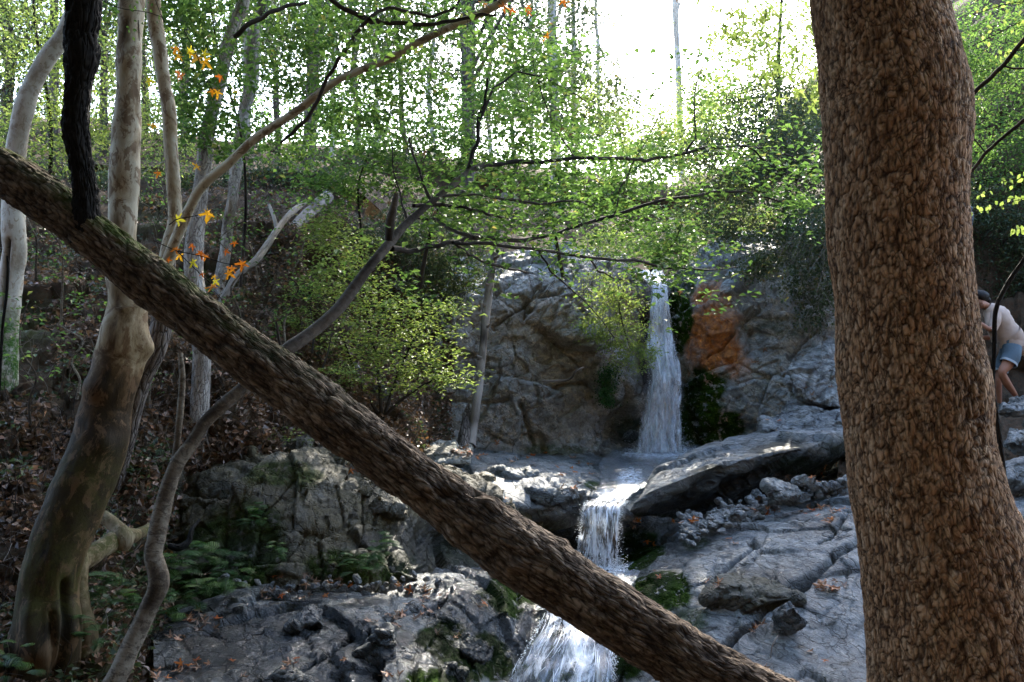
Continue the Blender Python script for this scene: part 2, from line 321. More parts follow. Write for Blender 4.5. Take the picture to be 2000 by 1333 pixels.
M['foam'] = foam_mat('falling_water', 22, .27, .52)
M['foam_thin'] = foam_mat('thin_falling_water', 30, .48, .72, .95, 1.3)
M['foam_low'] = foam_mat('broken_falling_water', 20, .44, .64, 1.0, 1.5)
def water_mat():
    t = NT('stream_water'); v = t.coord(); n = t.noise(v, 14, 5, .6, .8); n2 = t.noise(v, 5, 5, .65, 1.0)
    nb = t.bump(t.math('ADD', n, n2), .03, .7)
    g = t.n("ShaderNodeBsdfGlossy"); g.inputs['Roughness'].default_value = .12; t.l(nb, g.inputs['Normal'])
    tp = t.n("ShaderNodeBsdfTransparent"); tp.inputs[0].default_value = (.82, .88, .90, 1)
    fr = t.n("ShaderNodeFresnel"); fr.inputs[0].default_value = 1.33; t.l(nb, fr.inputs['Normal'])
    m = t.n("ShaderNodeMixShader"); t.l(t.math('ADD', t.math('MULTIPLY', fr.outputs[0], 1.6), .04, True), m.inputs[0]); t.l(tp.outputs[0], m.inputs[1]); t.l(g.outputs[0], m.inputs[2])
    fo = t.bsdf((.75, .82, .9), .4, nb)
    al = t.math('MULTIPLY', t.ramp(t.noise(v, 22, 6, .75, .6), [(.42, 0.0), (.62, 1.0)]), t.attr('foam'), True)
    m2 = t.n("ShaderNodeMixShader"); t.l(al, m2.inputs[0]); t.l(m.outputs[0], m2.inputs[1]); t.l(fo.outputs[0], m2.inputs[2])
    return t.done(m2)
M['water'] = water_mat()
def plain(name, col, rough=.7, bump=0, scale=60, spec=.3, sss=0):
    t = NT(name); v = t.coord(); n = t.noise(v, scale, 4)
    c = t.mix(n, tuple(x * .75 for x in col), tuple(min(1, x * 1.2) for x in col))
    return t.done(t.bsdf(c, rough, t.bump(n, max(bump, 1e-4), .6), spec))

# ------------------------------------------------------------------ tubes
def path(pts, n):
    """pts rows (px,py,Y,width_px) -> n points and radii, even along the arc"""
    A = np.asarray(pts, float); P = WA(A[:, :3]); R = A[:, 3] * .5 * A[:, 2] / F
    Q = np.concatenate([P, R[:, None]], 1)
    D = crom(Q, np.linspace(0, len(Q) - 1, 40 * len(Q)))
    L = np.concatenate([[0], np.cumsum(np.linalg.norm(np.diff(D[:, :3], axis=0), axis=1))])
    s = np.linspace(0, L[-1], n)
    return np.stack([np.interp(s, L, D[:, k]) for k in range(4)], 1), s
def frames(P):
    T = np.gradient(P, axis=0); T /= np.linalg.norm(T, axis=1, keepdims=True) + 1e-9
    B = np.zeros_like(T); r = np.array([0, -1., 0]); r = r - T[0] * (r @ T[0])
    if np.linalg.norm(r) < .1: r = np.array([1., 0, 0]) - T[0] * T[0][0]
    B[0] = r / np.linalg.norm(r)
    for i in range(1, len(P)):
        b = B[i - 1] - T[i] * (B[i - 1] @ T[i]); B[i] = b / (np.linalg.norm(b) + 1e-9)
    return T, B, np.cross(T, B)
def tube_arr(Q, s, seg, disp=None):
    P, R = Q[:, :3], Q[:, 3]; T, B, C = frames(P); n = len(P)
    th = np.linspace(0, 2 * np.pi, seg, endpoint=False)
    D = B[:, None] * np.cos(th)[None, :, None] + C[:, None] * np.sin(th)[None, :, None]
    V = (P[:, None] + D * R[:, None, None]).reshape(-1, 3); D = D.reshape(-1, 3)
    at = {}
    if disp:
        U = np.stack([np.cos(np.tile(th, n)) * np.repeat(R, seg), np.sin(np.tile(th, n)) * np.repeat(R, seg), np.repeat(s, seg)], 1)
        d, at = disp(V, D, U, np.repeat(R, seg)); V = V + D * d[:, None]; at = dict(at); at['bu'] = np.concatenate([U, np.ones((len(U), 1))], 1)
    Fc = grid_faces(seg, n, True)
    V = np.concatenate([V, P[:1], P[-1:]]); k = n * seg
    j = np.arange(seg); j2 = (j + 1) % seg
    Fc = np.concatenate([Fc, np.stack([np.full(seg, k), j2, j, j], 1)[:, [0, 1, 2, 2]], np.stack([np.full(seg, k + 1), (n - 1) * seg + j, (n - 1) * seg + j2, (n - 1) * seg + j2], 1)])
    at = {a: np.concatenate([v, v[:1], v[-1:]]) for a, v in at.items()}
    # caps as degenerate-free quads: drop doubled corner by nudging to the ring centre neighbour
    return V, Fc, at
def tube(name, pts, mat, parent=None, n=40, seg=10, disp=None, smooth=True):
    Q, s = path(pts, n) if not isinstance(pts, tuple) else pts
    V, Fc, at = tube_arr(Q, s, seg, disp)
    body = Fc[:(n - 1) * seg] if True else Fc
    return mesh(name, V, np.concatenate([body]), mat, parent, smooth, at)
def d_grain(amp=.06, sc=6, seed=1, st=.35, knots=.0):
    def f(V, D, U, R):
        q = U * np.array([sc / .1, sc / .1, sc / .1 * st]) * .1
        n = fbm(q * 1.0, seed, 4); b = fbm(V * 3.0, seed + 4, 2)
        d = R * (amp * n + .10 * b)
        return d, {'cell': .5 + .5 * n, 'crack': np.clip(-n * 1.2 - .3, 0, 1), 'moss': np.zeros(len(V))}
    return f
def d_plates(sx, sz, amp, seed, moss=None, carve=None, lump=.06):
    """scaly bark: raised plates split by cracks"""
    def f(V, D, U, R):
        q = U / np.array([sx, sx, sz]); q = q + .35 * np.stack([vnoise(q * .7, seed), vnoise(q * .7 + 7, seed + 1), vnoise(q * .7 + 3, seed + 2)], 1)
        d1, d2, h, c = cells(q, seed); e = np.clip((d2 - d1) / .16, 0, 1)
        q2 = q * 2.3 + 4; a1, a2, hh, _ = cells(q2, seed + 9); e2 = np.clip((a2 - a1) / .2, 0, 1)
        loose = h01(h, 2); g = (q - c)
        d = amp * (.5 * loose + e * .75 + .22 * e2 + .9 * (loose - .35) * (-g[:, 2]) + .18 * fbm(q * 3, seed + 3, 3)) - amp * .6
        d += lump * R * fbm(V * 2.2, seed + 20, 3)
        cr = np.clip((1 - e) * 1.1 + .35 * (1 - e2) * (h01(hh, 1) > .4), 0, 1)
        if carve is not None:
            k = carve(V, D); d -= k * amp * 1.3; cr = np.maximum(cr, k)
        m = moss(V, D) if moss else np.zeros(len(V))
        return d, {'cell': .25 + .75 * h01(h, 5) * .7 + .3 * h01(hh, 3), 'crack': cr, 'moss': m}
    return f
def d_furrow(sx, sz, amp, seed, moss=None, lump=.1):
    """ridged bark running along the stem"""
    def f(V, D, U, R):
        q = U / np.array([sx, sx, sz]); w = np.stack([fbm(q * .5, seed, 3), fbm(q * .5 + 5, seed + 1, 3), 0 * R], 1); q = q + .9 * w
        r1 = 1 - np.abs(vnoise(q, seed + 2)) * 2; r2 = 1 - np.abs(vnoise(q * 2.1, seed + 3)) * 2
        x1, x2, h, c = cells(q * np.array([.9, .9, 1.6]), seed + 8); e = np.clip((x2 - x1) / .2, 0, 1)
        d = amp * (.55 * (1 - r1) + .28 * (1 - r2) + .55 * e + .3 * h01(h, 3)) - amp * .7 + lump * R * fbm(V * 2.6, seed + 20, 3)
        cr = np.clip(.9 * (1 - e) + np.clip(r1 - .75, 0, 1) * 2, 0, 1)
        m = moss(V, D) if moss else np.zeros(len(V))
        return d, {'cell': .35 * h01(h, 5) + .5 * (1 - r1) * .6, 'crack': cr, 'moss': m}
    return f

# ------------------------------------------------------------------ foliage
rng = np.random.default_rng(11)
def unit(n):
    v = rng.normal(size=(n, 3)); return v / np.linalg.norm(v, axis=1, keepdims=True)
def leaf_mesh(name, P, L, mat, parent=None, aspect=.55, up=.5, tint=None, droop=.15, kind='stuff'):
    """one folded blade per point: base, two sides, tip"""
    n = len(P); L = np.broadcast_to(L, n) * rng.uniform(.65, 1.25, n)
    N = unit(n) + np.array([0, 0, 1]) * up * 2; N /= np.linalg.norm(N, axis=1, keepdims=True)
    A = unit(n); A -= N * (A * N).sum(1, keepdims=True); A /= np.linalg.norm(A, axis=1, keepdims=True); B = np.cross(N, A)
    w = (L * aspect * .5)[:, None]; l = L[:, None]
    V = np.stack([P - A * l * .5, P - A * l * .02 + B * w + N * w * .3, P + A * l * .5 - N * l * droop, P - A * l * .02 - B * w + N * w * .3], 1).reshape(-1, 3)
    b = np.arange(n)[:, None] * 4
    Fc = np.concatenate([b + [0, 1, 2], b + [0, 2, 3]], 1).reshape(-1, 3)
    t = rng.beta(2, 2.2, n) if tint is None else tint
    o = mesh(name, V, Fc, mat, parent, False, {'tint': np.repeat(t, 4)})
    if kind: o['kind'] = kind
    return o
def cloud(blobs, n, per=30, cr=.16, flat=.5, shell=.45):
    """points in clumps inside ellipsoids (px,py,Y,rx_m,ry_m,rz_m[,weight])"""
    w = np.array([(b[6] if len(b) > 6 else 1) * (b[3] * b[4] * b[5]) ** .67 for b in blobs]); w = w / w.sum(); out = []
    for b, f in zip(blobs, w):
        m = max(1, int(n * f / per)); c = W(b[0], b[1], b[2]); r = np.array(b[3:6])
        C = c + unit(m) * (rng.uniform(shell, 1, (m, 1)) ** .6) * r
        k = rng.poisson(per, m) + 1; C = np.repeat(C, k, 0); sz = np.repeat(rng.uniform(.5, 1.4, m), k)[:, None]
        out.append(C + rng.normal(size=C.shape) * np.array([cr, cr, cr * flat]) * sz)
    return np.concatenate(out)

TREES = {}
# ------------------------------------------------------------------ terrain
def solid(name, rows, nu, nv, mat, dispk=1.0, seed=3, big=.9, masks=(), kind='structure', label=None, extra=None, wetall=0.0, earth=None, world=False, calm=None):
    V, N, Fc = sheet(rows, nu, nv, world); P0 = V.copy()
    if dispk:
        if calm is None: V = V + N * (rockdisp(V, dispk, seed, big, (1.15, 1.1, .9), .35) if mat is not M['rock'] else rockdisp(V, dispk, seed, big))[:, None]
        else:
            c = calm(V)[:, None]; V = V + N * (rockdisp(V, dispk, seed, big)[:, None] * (1 - c) + c * rockdisp(V, dispk * .62, seed + 200, big * 1.9)[:, None])
    if extra is not None: V = V + N * extra(P0, V)[:, None]
    mk = np.zeros((len(V), 4), np.float32)
    for ch, bl in masks: mk[:, ch] = np.maximum(mk[:, ch], blobmask(V, bl, ch, .9 if ch == 1 else .35))
    mk[:, 2] = np.maximum(mk[:, 2], wetall)
    if earth is not None: mk[:, 3] = np.maximum(mk[:, 3], earth(V))
    o = mesh(name, V, orient(Fc, V, N), mat, None, True, {'mask': mk}); o['kind'] = kind
    if label: o['label'] = label
    return o

# forest floor far behind, running to the horizon
hx = [-2600, -800, -300, 100, 400, 620, 820, 1000, 1200, 1285, 1350, 1450, 1560, 1700, 1900, 2600, 3600]
r0 = list(zip(hx, [330, 330, 330, 335, 340, 348, 470, 530, 545, 560, 550, 505, 500, 470, 360, 200, 100], [16, 16, 15.5, 15, 15, 15, 14.6, 14.8, 15, 15.2, 15.1, 15, 14.8, 14.8, 15, 15.5, 16]))
r1 = list(zip(hx, [290, 290, 290, 300, 318, 345, 400, 440, 480, 500, 490, 440, 400, 300, 150, -100, -200], [18] * 17))
r2 = list(zip(hx, [220, 220, 230, 262, 300, 340, 370, 400, 430, 440, 430, 400, 330, 180, 0, -200, -300], [26] * 17))
r3 = list(zip(hx, [420] * 6 + [420, 430, 440, 450, 440, 420, 340, 300, 250, 220, 200], [60] * 17))
r4 = list(zip(hx, [560] * 17, [300] * 17))
solid('hillside', [r0, r1, r2, r3, r4], 220, 120, M['soil'], .6, 12, 1.4)
bx = [-2600, -900, -300, 0, 200, 400, 600, 760, 880]
bank_rows = [
 list(zip(bx, [335, 335, 335, 335, 338, 342, 350, 440, 520], [15.2, 15.2, 15.2, 15.2, 15.2, 15.2, 15.2, 14.3, 13.6])),
 list(zip(bx, [460, 460, 460, 460, 460, 460, 465, 540, 600], [12.5, 12.3, 12, 11.8, 11.8, 12, 12.6, 12.9, 13.2])),
 list(zip(bx, [620, 620, 620, 620, 620, 620, 630, 680, 700], [9.6, 9.5, 9.4, 9.4, 9.5, 10, 10.9, 11.8, 12.9])),
 list(zip(bx, [790, 790, 790, 790, 780, 770, 780, 790, 800], [8, 8, 7.9, 8, 8.3, 8.8, 9.6, 10.8, 12.6])),
 list(zip(bx, [920, 920, 920, 920, 910, 893, 883, 880, 885], [7.2, 7.2, 7.2, 7.3, 7.6, 8.4, 8.9, 9.8, 12.3])),
 list(zip(bx, [1060, 1060, 1060, 1060, 1040, 980, 980, 960, 930], [6.4, 6.4, 6.4, 6.5, 6.9, 8.7, 9.3, 10.2, 12.4])),
 list(zip(bx, [1230, 1230, 1230, 1220, 1200, 1100, 1060, 1030, 1000], [5.6, 5.6, 5.6, 5.8, 6.3, 8.6, 9.3, 10.2, 12.4])),
 list(zip(bx, [1450, 1450, 1450, 1450, 1400, 1250, 1150, 1100, 1050], [4.8, 4.8, 4.8, 4.8, 5.2, 8.0, 9.3, 10.2, 12.4])),
 list(zip(bx, [1900, 1900, 1900, 1900, 1900, 1500, 1250, 1200, 1100], [3.6, 3.6, 3.6, 3.6, 3.9, 7.0, 9.3, 10.2, 12.4]))]
bank = solid('leafy_bank', bank_rows, 320, 240, M['soil'], .75, 21, .7, masks=[(0, [(20, 640, 90, 60, .7), (430, 560, 60, 40, .6), (650, 560, 70, 50, .5), (330, 420, 90, 40, .5), (150, 1200, 200, 150, .6)])])
wall_rows = [
 [(230, 900, 8.9), (340, 893, 8.9), (480, 885, 9.1), (620, 885, 9.4), (760, 905, 9.6), (900, 935, 9.8), (1060, 1000, 9.9)],
 [(230, 930, 8.2), (340, 915, 8.2), (480, 903, 8.3), (620, 905, 8.5), (760, 935, 8.7), (900, 960, 9.1), (1060, 1020, 9.4)],
 [(230, 1000, 7.9), (340, 985, 7.9), (480, 970, 7.9), (620, 975, 8.0), (760, 990, 8.2), (900, 1020, 8.9), (1060, 1060, 9.5)],
 [(230, 1080, 7.7), (340, 1070, 7.6), (480, 1060, 7.6), (620, 1060, 7.6), (760, 1060, 7.9), (900, 1070, 8.8), (1060, 1090, 9.5)],
 [(230, 1180, 7.1), (340, 1170, 7.1), (480, 1150, 7.3), (620, 1145, 7.3), (760, 1130, 7.6), (900, 1125, 8.4), (1060, 1150, 9.3)],
 [(230, 1400, 6.8), (340, 1350, 6.9), (480, 1300, 7.1), (620, 1300, 7.2), (760, 1300, 7.4), (900, 1300, 8.2), (1060, 1300, 9.2)]]
solid('mossy_wall', wall_rows, 300, 150, M['wall'], .75, 33, .8, masks=[(0, [(450, 1060, 120, 80, .75), (560, 925, 90, 30, .6), (700, 1110, 130, 40, .8), (400, 1130, 120, 60, .9), (930, 1080, 90, 40, .5)]), (2, [(850, 1070, 170, 70, .8), (420, 1100, 160, 70, .5)])], earth=lambda V: 1.0 + .3 * fbm(V * 2, 5, 2))
ledge_rows = [
 [(740, 872, 12.2), (900, 880, 12.9), (1050, 883, 13.5), (1200, 885, 14.1), (1290, 882, 14.4), (1400, 872, 14.2), (1560, 862, 13.8)],
 [(720, 890, 11), (880, 905, 11.2), (1040, 905, 11.5), (1180, 912, 11.8), (1280, 917, 11.8), (1370, 922, 11.6), (1560, 930, 11.4)],
 [(680, 905, 9.6), (850, 925, 10), (1000, 925, 10.2), (1120, 940, 10.3), (1230, 957, 10.3), (1330, 955, 11.0), (1560, 945, 11.4)],
 [(600, 915, 8.9), (760, 940, 9.0), (900, 955, 9.2), (1050, 985, 9.35), (1160, 982, 9.4), (1280, 1000, 9.9), (1560, 965, 11.4)],
 [(600, 950, 8.9), (760, 980, 9.1), (900, 1000, 9.4), (1050, 1030, 9.5), (1160, 1010, 9.5), (1280, 1040, 9.95), (1560, 1000, 11.5)],
 [(600, 1050, 9.1), (760, 1080, 9.4), (900, 1100, 9.7), (1050, 1080, 9.8), (1160, 1080, 9.75), (1280, 1100, 10), (1560, 1060, 11.5)],
 [(600, 1200, 9.1), (760, 1200, 9.4), (900, 1200, 9.7), (1050, 1180, 9.8), (1160, 1170, 9.7), (1280, 1150, 10), (1560, 1150, 11.5)]]
def channel(P0, V):
    px, py = PX(P0); c = np.interp(py, [880, 915, 957, 985, 1100], [1290, 1250, 1215, 1172, 1172]); w = np.interp(py, [880, 985, 1100], [75, 42, 45])
    return -.13 * np.exp(-((px - c) / w) ** 2)
solid('stream_ledge', ledge_rows, 300, 220, M['rock'], .62, 41, .9, extra=channel, calm=lambda V: .85 + 0 * V[:, 0], masks=[(0, [(1160, 948, 25, 12, .9), (1060, 1060, 90, 40, .7), (1250, 1060, 60, 40, 1)]), (2, [(1240, 920, 110, 40, .6), (1190, 965, 40, 30, .7), (1130, 1070, 180, 60, 1.0)]), (3, [(1020, 1060, 130, 40, .8)])])
qx = [(300, 500, 700, 860, 960, 1040, 1120, 1200, 1280, 1400, 1550, 1700, 1900, 2300)]
qx = list(qx[0])
bed_rows = [
 list(zip(qx, [1130, 1090, 1080, 1060, 1060, 1060, 1060, 1050, 990, 950, 925, 895, 900, 900], [9, 9.2, 9.6, 10, 10.6, 11, 11, 11, 11.5, 12, 12.2, 12.4, 12.4, 12.4])),
 list(zip(qx, [1190, 1150, 1140, 1100, 1105, 1118, 1118, 1112, 1060, 1015, 985, 945, 945, 945], [7.3, 7.4, 7.6, 8.3, 8.9, 9.4, 9.4, 9.4, 9.7, 10.1, 10.3, 10.6, 10.6, 10.6])),
 list(zip(qx, [1215, 1170, 1155, 1120, 1128, 1140, 1140, 1135, 1085, 1040, 1005, 962, 965, 965], [6.8, 7.0, 7.2, 7.7, 8.1, 8.7, 8.8, 8.8, 9.1, 9.4, 9.5, 9.7, 9.7, 9.7])),
 list(zip(qx, [1250, 1200, 1180, 1155, 1160, 1190, 1190, 1187, 1125, 1070, 1035, 998, 1005, 1005], [6.3, 6.6, 6.7, 7.0, 7.3, 7.8, 7.8, 7.85, 8.4, 8.7, 8.8, 8.9, 8.9, 8.9])),
 list(zip(qx, [1300, 1255, 1235, 1225, 1240, 1290, 1290, 1280, 1200, 1130, 1090, 1060, 1080, 1080], [5.9, 6.1, 6.2, 6.4, 6.8, 7.3, 7.4, 7.4, 7.9, 8.1, 8.15, 8.2, 8.1, 8.1])),
 list(zip(qx, [1370, 1330, 1320, 1320, 1350, 1420, 1420, 1400, 1300, 1220, 1190, 1170, 1180, 1180], [5.4, 5.5, 5.6, 5.8, 6.4, 7.0, 7.1, 7.1, 7.4, 7.5, 7.5, 7.5, 7.4, 7.4])),
 list(zip(qx, [1480, 1460, 1460, 1460, 1480, 1520, 1520, 1500, 1400, 1340, 1320, 1310, 1310, 1310], [4.8, 4.9, 5.0, 5.1, 5.7, 6.3, 6.5, 6.5, 6.7, 6.8, 6.8, 6.8, 6.7, 6.7])),
 list(zip(qx, [1800] * 14, [3.7] * 6 + [4.2] * 8))]
CRK = [((1485, 1205), (1700, 1035), 5.5), ((1385, 1150), (1475, 1060), 2.5), ((1330, 1350), (1480, 1210), 4), ((1600, 1060), (1660, 1000), 2.5), ((690, 1250), (870, 1165), 3.0), ((560, 1330), (700, 1240), 3)]
def segd(px, py, a, b):
    ax, ay = a; bx_, by_ = b; dx, dy = bx_ - ax, by_ - ay; t = np.clip(((px - ax) * dx + (py - ay) * dy) / (dx * dx + dy * dy), 0, 1)
    return np.hypot(px - ax - t * dx, py - ay - t * dy)
def cracks(P0, V):
    px, py = PX(V); n = fbm(P0 * 4, 71, 3) * 9; d = 0
    for a, b, w in CRK:
        d = d - .11 * np.exp(-(segd(px + n, py + n * .6, a, b) / (w * 1.35)) ** 2)
    return d
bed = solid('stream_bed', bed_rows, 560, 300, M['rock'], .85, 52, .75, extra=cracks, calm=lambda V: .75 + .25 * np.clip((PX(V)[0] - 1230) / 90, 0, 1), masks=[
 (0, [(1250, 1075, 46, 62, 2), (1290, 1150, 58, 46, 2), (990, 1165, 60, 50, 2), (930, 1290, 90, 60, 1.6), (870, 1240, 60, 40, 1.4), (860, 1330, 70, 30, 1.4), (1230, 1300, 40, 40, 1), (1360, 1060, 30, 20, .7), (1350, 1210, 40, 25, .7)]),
 (2, [(1100, 1250, 140, 150, 1), (1180, 1120, 90, 30, .9), (940, 1250, 110, 110, .8), (600, 1280, 340, 150, .95), (920, 1210, 130, 110, .9), (1480, 1140, 90, 40, .5), (1280, 1100, 80, 80, .6)]), (3, [(1480, 1150, 100, 45, .55), (620, 1160, 220, 30, .5), (400, 1250, 90, 90, .5)])])  # wet channel: stream damp, plus shade painted over the lower-left rocks
cx = [700, 800, 880, 960, 1040, 1120, 1200, 1245, 1275, 1300, 1330, 1370, 1440, 1520, 1620, 1750, 1900]
cY = [12.3, 12.5, 12.6, 12.8, 12.9, 13.1, 13.3, 13.5, 14.0, 14.1, 13.8, 13.5, 13.2, 12.9, 12.5, 12.3, 12.6]
def crow(ys, dY): return [(x, y, Y + d) for x, y, Y, d in zip(cx, ys, cY, dY)]
cliff_rows = [
 crow([470, 500, 500, 500, 495, 490, 500, 515, 532, 540, 525, 520, 470, 462, 455, 440, 430], [2.2] * 7 + [1.8, 1.4, 1.4, 1.6] + [2.0] * 6),
 crow([520, 555, 545, 530, 515, 510, 520, 528, 545, 553, 540, 528, 480, 474, 470, 460, 450], [.9] * 17),
 crow([600, 620, 610, 590, 575, 570, 575, 570, 580, 585, 575, 570, 550, 545, 540, 540, 530], [.45, .45, .4, .35, .3, .3, .35, .4, .5, .5, .4, .3, .3, .3, .35, .4, .4]),
 crow([700, 710, 700, 690, 685, 680, 680, 680, 680, 680, 680, 680, 670, 665, 660, 660, 650], [.3, .3, .25, .15, .05, 0, .15, .3, .3, .25, .25, .1, .1, .15, .2, .2, .2]),
 crow([790, 795, 795, 790, 790, 785, 785, 785, 785, 785, 785, 785, 780, 775, 770, 770, 760], [.2, .2, .1, .05, 0, 0, .05, .25, .2, .1, .1, 0, 0, .05, .1, .2, .2]),
 crow([885, 890, 890, 890, 890, 892, 895, 895, 892, 890, 890, 885, 880, 870, 865, 860, 850], [-.1, -.1, -.1, 0, 0, 0, .1, .3, .1, 0, 0, 0, 0, 0, 0, 0, 0]),
 crow([930, 930, 930, 930, 930, 930, 930, 930, 930, 930, 930, 920, 910, 900, 900, 900, 890], [-.1] * 17)]
ccr = [((1165, 755), (1050, 640), 2.5), ((1050, 640), (1120, 675), 3), ((1120, 672), (1200, 668), 4), ((1060, 770), (1130, 745), 2.5), ((1130, 745), (1200, 800), 2.5), ((1020, 620), (1060, 560), 3), ((850, 780), (1000, 785), 3), ((1020, 790), (1045, 870), 3), ((1380, 700), (1480, 600), 2.5), ((1540, 700), (1640, 590), 3), ((960, 640), (1090, 560), 2.5)]
def ccrack(P0, V):
    px, py = PX(V); n = fbm(P0 * 3, 77, 3) * 10; d = 0
    for a, b, w in ccr: d = d - .14 * np.exp(-(segd(px + n, py + n * .7, a, b) / (w * 1.2)) ** 2)
    d = d + .22 * np.exp(-(((px - 1160) / 70) ** 2 + ((py - 720) / 70) ** 2)) - .25 * np.exp(-(((px - 1215) / 40) ** 2 + ((py - 850) / 35) ** 2))
    return d
def cearth(V):
    px, py = PX(V); n = fbm(V * .9, 31, 4)
    return np.clip(np.where(px < 1285, .35 + 1.0 * n, .06 + .6 * n) * np.clip((1300 - px) / 60, .25, 1), 0, 1)
cliff = solid('cliff', cliff_rows, 500, 270, M['cliff'], 1.05, 64, 1.0, extra=ccrack, earth=cearth, masks=[
 (0, [(1330, 620, 28, 70, 1.3), (1375, 770, 55, 60, 1.2), (1375, 835, 95, 40, 1.2), (1345, 560, 20, 30, .9), (1225, 840, 40, 30, .7), (1190, 760, 22, 40, .6), (1560, 640, 80, 30, .5), (1100, 880, 80, 14, .6)]),
 (1, [(1392, 645, 66, 110, 1.6), (1425, 690, 40, 60, 1.2), (1360, 585, 20, 28, 1), (1432, 700, 26, 44, 1.1), (1430, 830, 60, 30, .6), (1230, 600, 16, 40, .4)]),
 (2, [(1285, 720, 45, 200, 1), (1335, 800, 50, 90, .8), (1420, 830, 60, 40, .6), (1215, 830, 60, 60, .7), (1300, 540, 60, 30, .8)])])
rx = [1640, 1800, 1900, 2000, 2150, 2500, 3600]
rb_rows = [
 list(zip(rx, [420, 300, 60, -60, -150, -200, -250], [15.5, 17, 18.5, 18.5, 18.5, 18.5, 19])),
 list(zip(rx, [520, 430, 330, 280, 250, 240, 240], [13.6, 14.4, 15.2, 15.4, 15.4, 15, 15])),
 list(zip(rx, [640, 620, 600, 590, 590, 590, 590], [13.1, 13.4, 13.8, 14, 13.6, 12.5, 12.5])),
 list(zip(rx, [790, 780, 770, 770, 770, 780, 800], [12.7, 12.9, 13.2, 13.3, 12.8, 11.5, 11.5])),
 list(zip(rx, [830, 830, 810, 800, 800, 820, 850], [11.8, 11.8, 11.9, 11.9, 11.4, 10.6, 10.5])),
 list(zip(rx, [900, 900, 900, 900, 900, 950, 950], [10.4, 10.4, 10.6, 10.6, 10, 9, 9])),
 list(zip(rx, [1000, 1020, 1040, 1040, 1100, 1150, 1150], [10.2, 10.2, 10.2, 10, 8, 7.2, 7])),
 list(zip(rx, [1200, 1250, 1250, 1250, 1300, 1400, 1400], [10, 9.8, 9.4, 8.5, 6, 5.2, 5])),
 list(zip(rx, [1500, 1500, 1500, 1500, 1600, 1900, 1900], [9.8, 9.4, 8.5, 7, 4.6, 3.8, 3.6]))]
solid('right_bank', rb_rows, 200, 200, M['soil'], .9, 83, .8)
g = 60
gz = {5.2: .55, 3: .55, 0: .6, -3: 1.6, -6: 4.2, -10: 8.5, -16: 13, -30: 18, -60: 20}  # unseen bank behind the camera, raised to block low sky light
solid('ground', [[(x, y, z + (max(0, abs(x) - 5) * .75 if abs(x) < 20 else 11) * (1 if y < 2 else .2)) for x in (-60, -20, -12, -6, 0, 6, 12, 20, 60)] for y, z in gz.items()], 90, 90, M['soil'], .6, 90, .8, world=True)

# ------------------------------------------------------------------ boulders: plane-cut solids with fractured faces
def ico(sub):
    import bmesh
    bm = bmesh.new(); bmesh.ops.create_icosphere(bm, subdivisions=sub, radius=1)
    V = np.array([v.co[:] for v in bm.verts]); Fc = np.array([[v.index for v in f.verts] for f in bm.faces]); bm.free(); return V, Fc
ICO = {s: ico(s) for s in (4, 5, 6)}
def hullrock(name, pts, sub, mat, seed, k=.5, big=.4, label=None, cat='boulder', masks=(), earth=0.0, moss=0.0, wet=0.0, parent=None, world=False, group=None):
    import bmesh
    P = np.asarray(pts, float) if world else WA(pts); lo, hi = P.min(0), P.max(0); c = (lo + hi) / 2; h = (hi - lo) / 2
    bm = bmesh.new()
    for q in (P - c) / h: bm.verts.new(q)
    bmesh.ops.convex_hull(bm, input=bm.verts); bm.normal_update()
    cen = np.mean([v.co[:] for v in bm.verts], 0)
    pl = []
    for f in bm.faces:
        n = np.array(f.normal[:]); d = float(n @ (np.array(f.verts[0].co[:]) - cen))
        if d < 0: n, d = -n, -d
        pl.append((*n, d))
    bm.free(); pl = np.array(pl)
    D, Fc = ICO[sub]
    t = np.maximum(D @ pl[:, :3].T, 1e-4) / pl[:, 3][None]       # 1/r per plane
    r = 1 / (t ** 60).sum(1) ** (1 / 60.)
    V = (D * r[:, None] + cen) * h + c
    # outward normals by face accumulation
    fn = np.cross(V[Fc[:, 1]] - V[Fc[:, 0]], V[Fc[:, 2]] - V[Fc[:, 0]]); N = np.zeros_like(V)
    for j in range(3): np.add.at(N, Fc[:, j], fn)
    N /= np.linalg.norm(N, axis=1, keepdims=True) + 1e-12
    V = V + N * rockdisp(V, k, seed, big)[:, None]
    mk = np.zeros((len(V), 4), np.float32); mk[:, 0] = moss * np.clip(.4 + fbm(V * 2.5, seed, 2), 0, 1); mk[:, 2] = wet; mk[:, 3] = np.clip(earth * (1 + fbm(V * 2, seed + 3, 3)), 0, 1)
    for ch, bl in masks: mk[:, ch] = np.maximum(mk[:, ch], blobmask(V, bl, ch))
    o = mesh(name, V, Fc, mat, parent, True, {'mask': mk})
    return tag(o, label, cat, group)
hullrock('rock_slab', [(1226, 1002, 9.35), (1262, 968, 9.35), (1310, 942, 9.4), (1400, 906, 9.55), (1500, 880, 9.85), (1690, 852, 10.3), (1290, 908, 10.7), (1385, 866, 11.3), (1500, 838, 11.8), (1710, 818, 12.0), (1240, 1008, 9.5), (1262, 1018, 10.2), (1330, 1018, 10.5), (1410, 1003, 10.7), (1500, 974, 11.0), (1700, 900, 11.6)], 6, M['rock'], 101, .36, 1.0,
 'long tilted slab with pale smooth top and dark mossy underside beside the middle cascade', 'rock slab', [(0, [(1380, 1012, 120, 20, .8), (1600, 915, 90, 28, .8), (1250, 1015, 30, 16, .8), (1640, 880, 50, 30, .6)]), (3, [(1340, 985, 90, 34, 1), (1440, 950, 100, 46, 1), (1560, 905, 110, 42, 1), (1650, 880, 60, 36, 1)]), (2, [(1340, 990, 90, 32, 1), (1440, 955, 100, 44, 1), (1560, 910, 110, 38, 1), (1650, 885, 60, 34, 1)])])  # front darkened for brown damp stone and for the overhang's painted shade
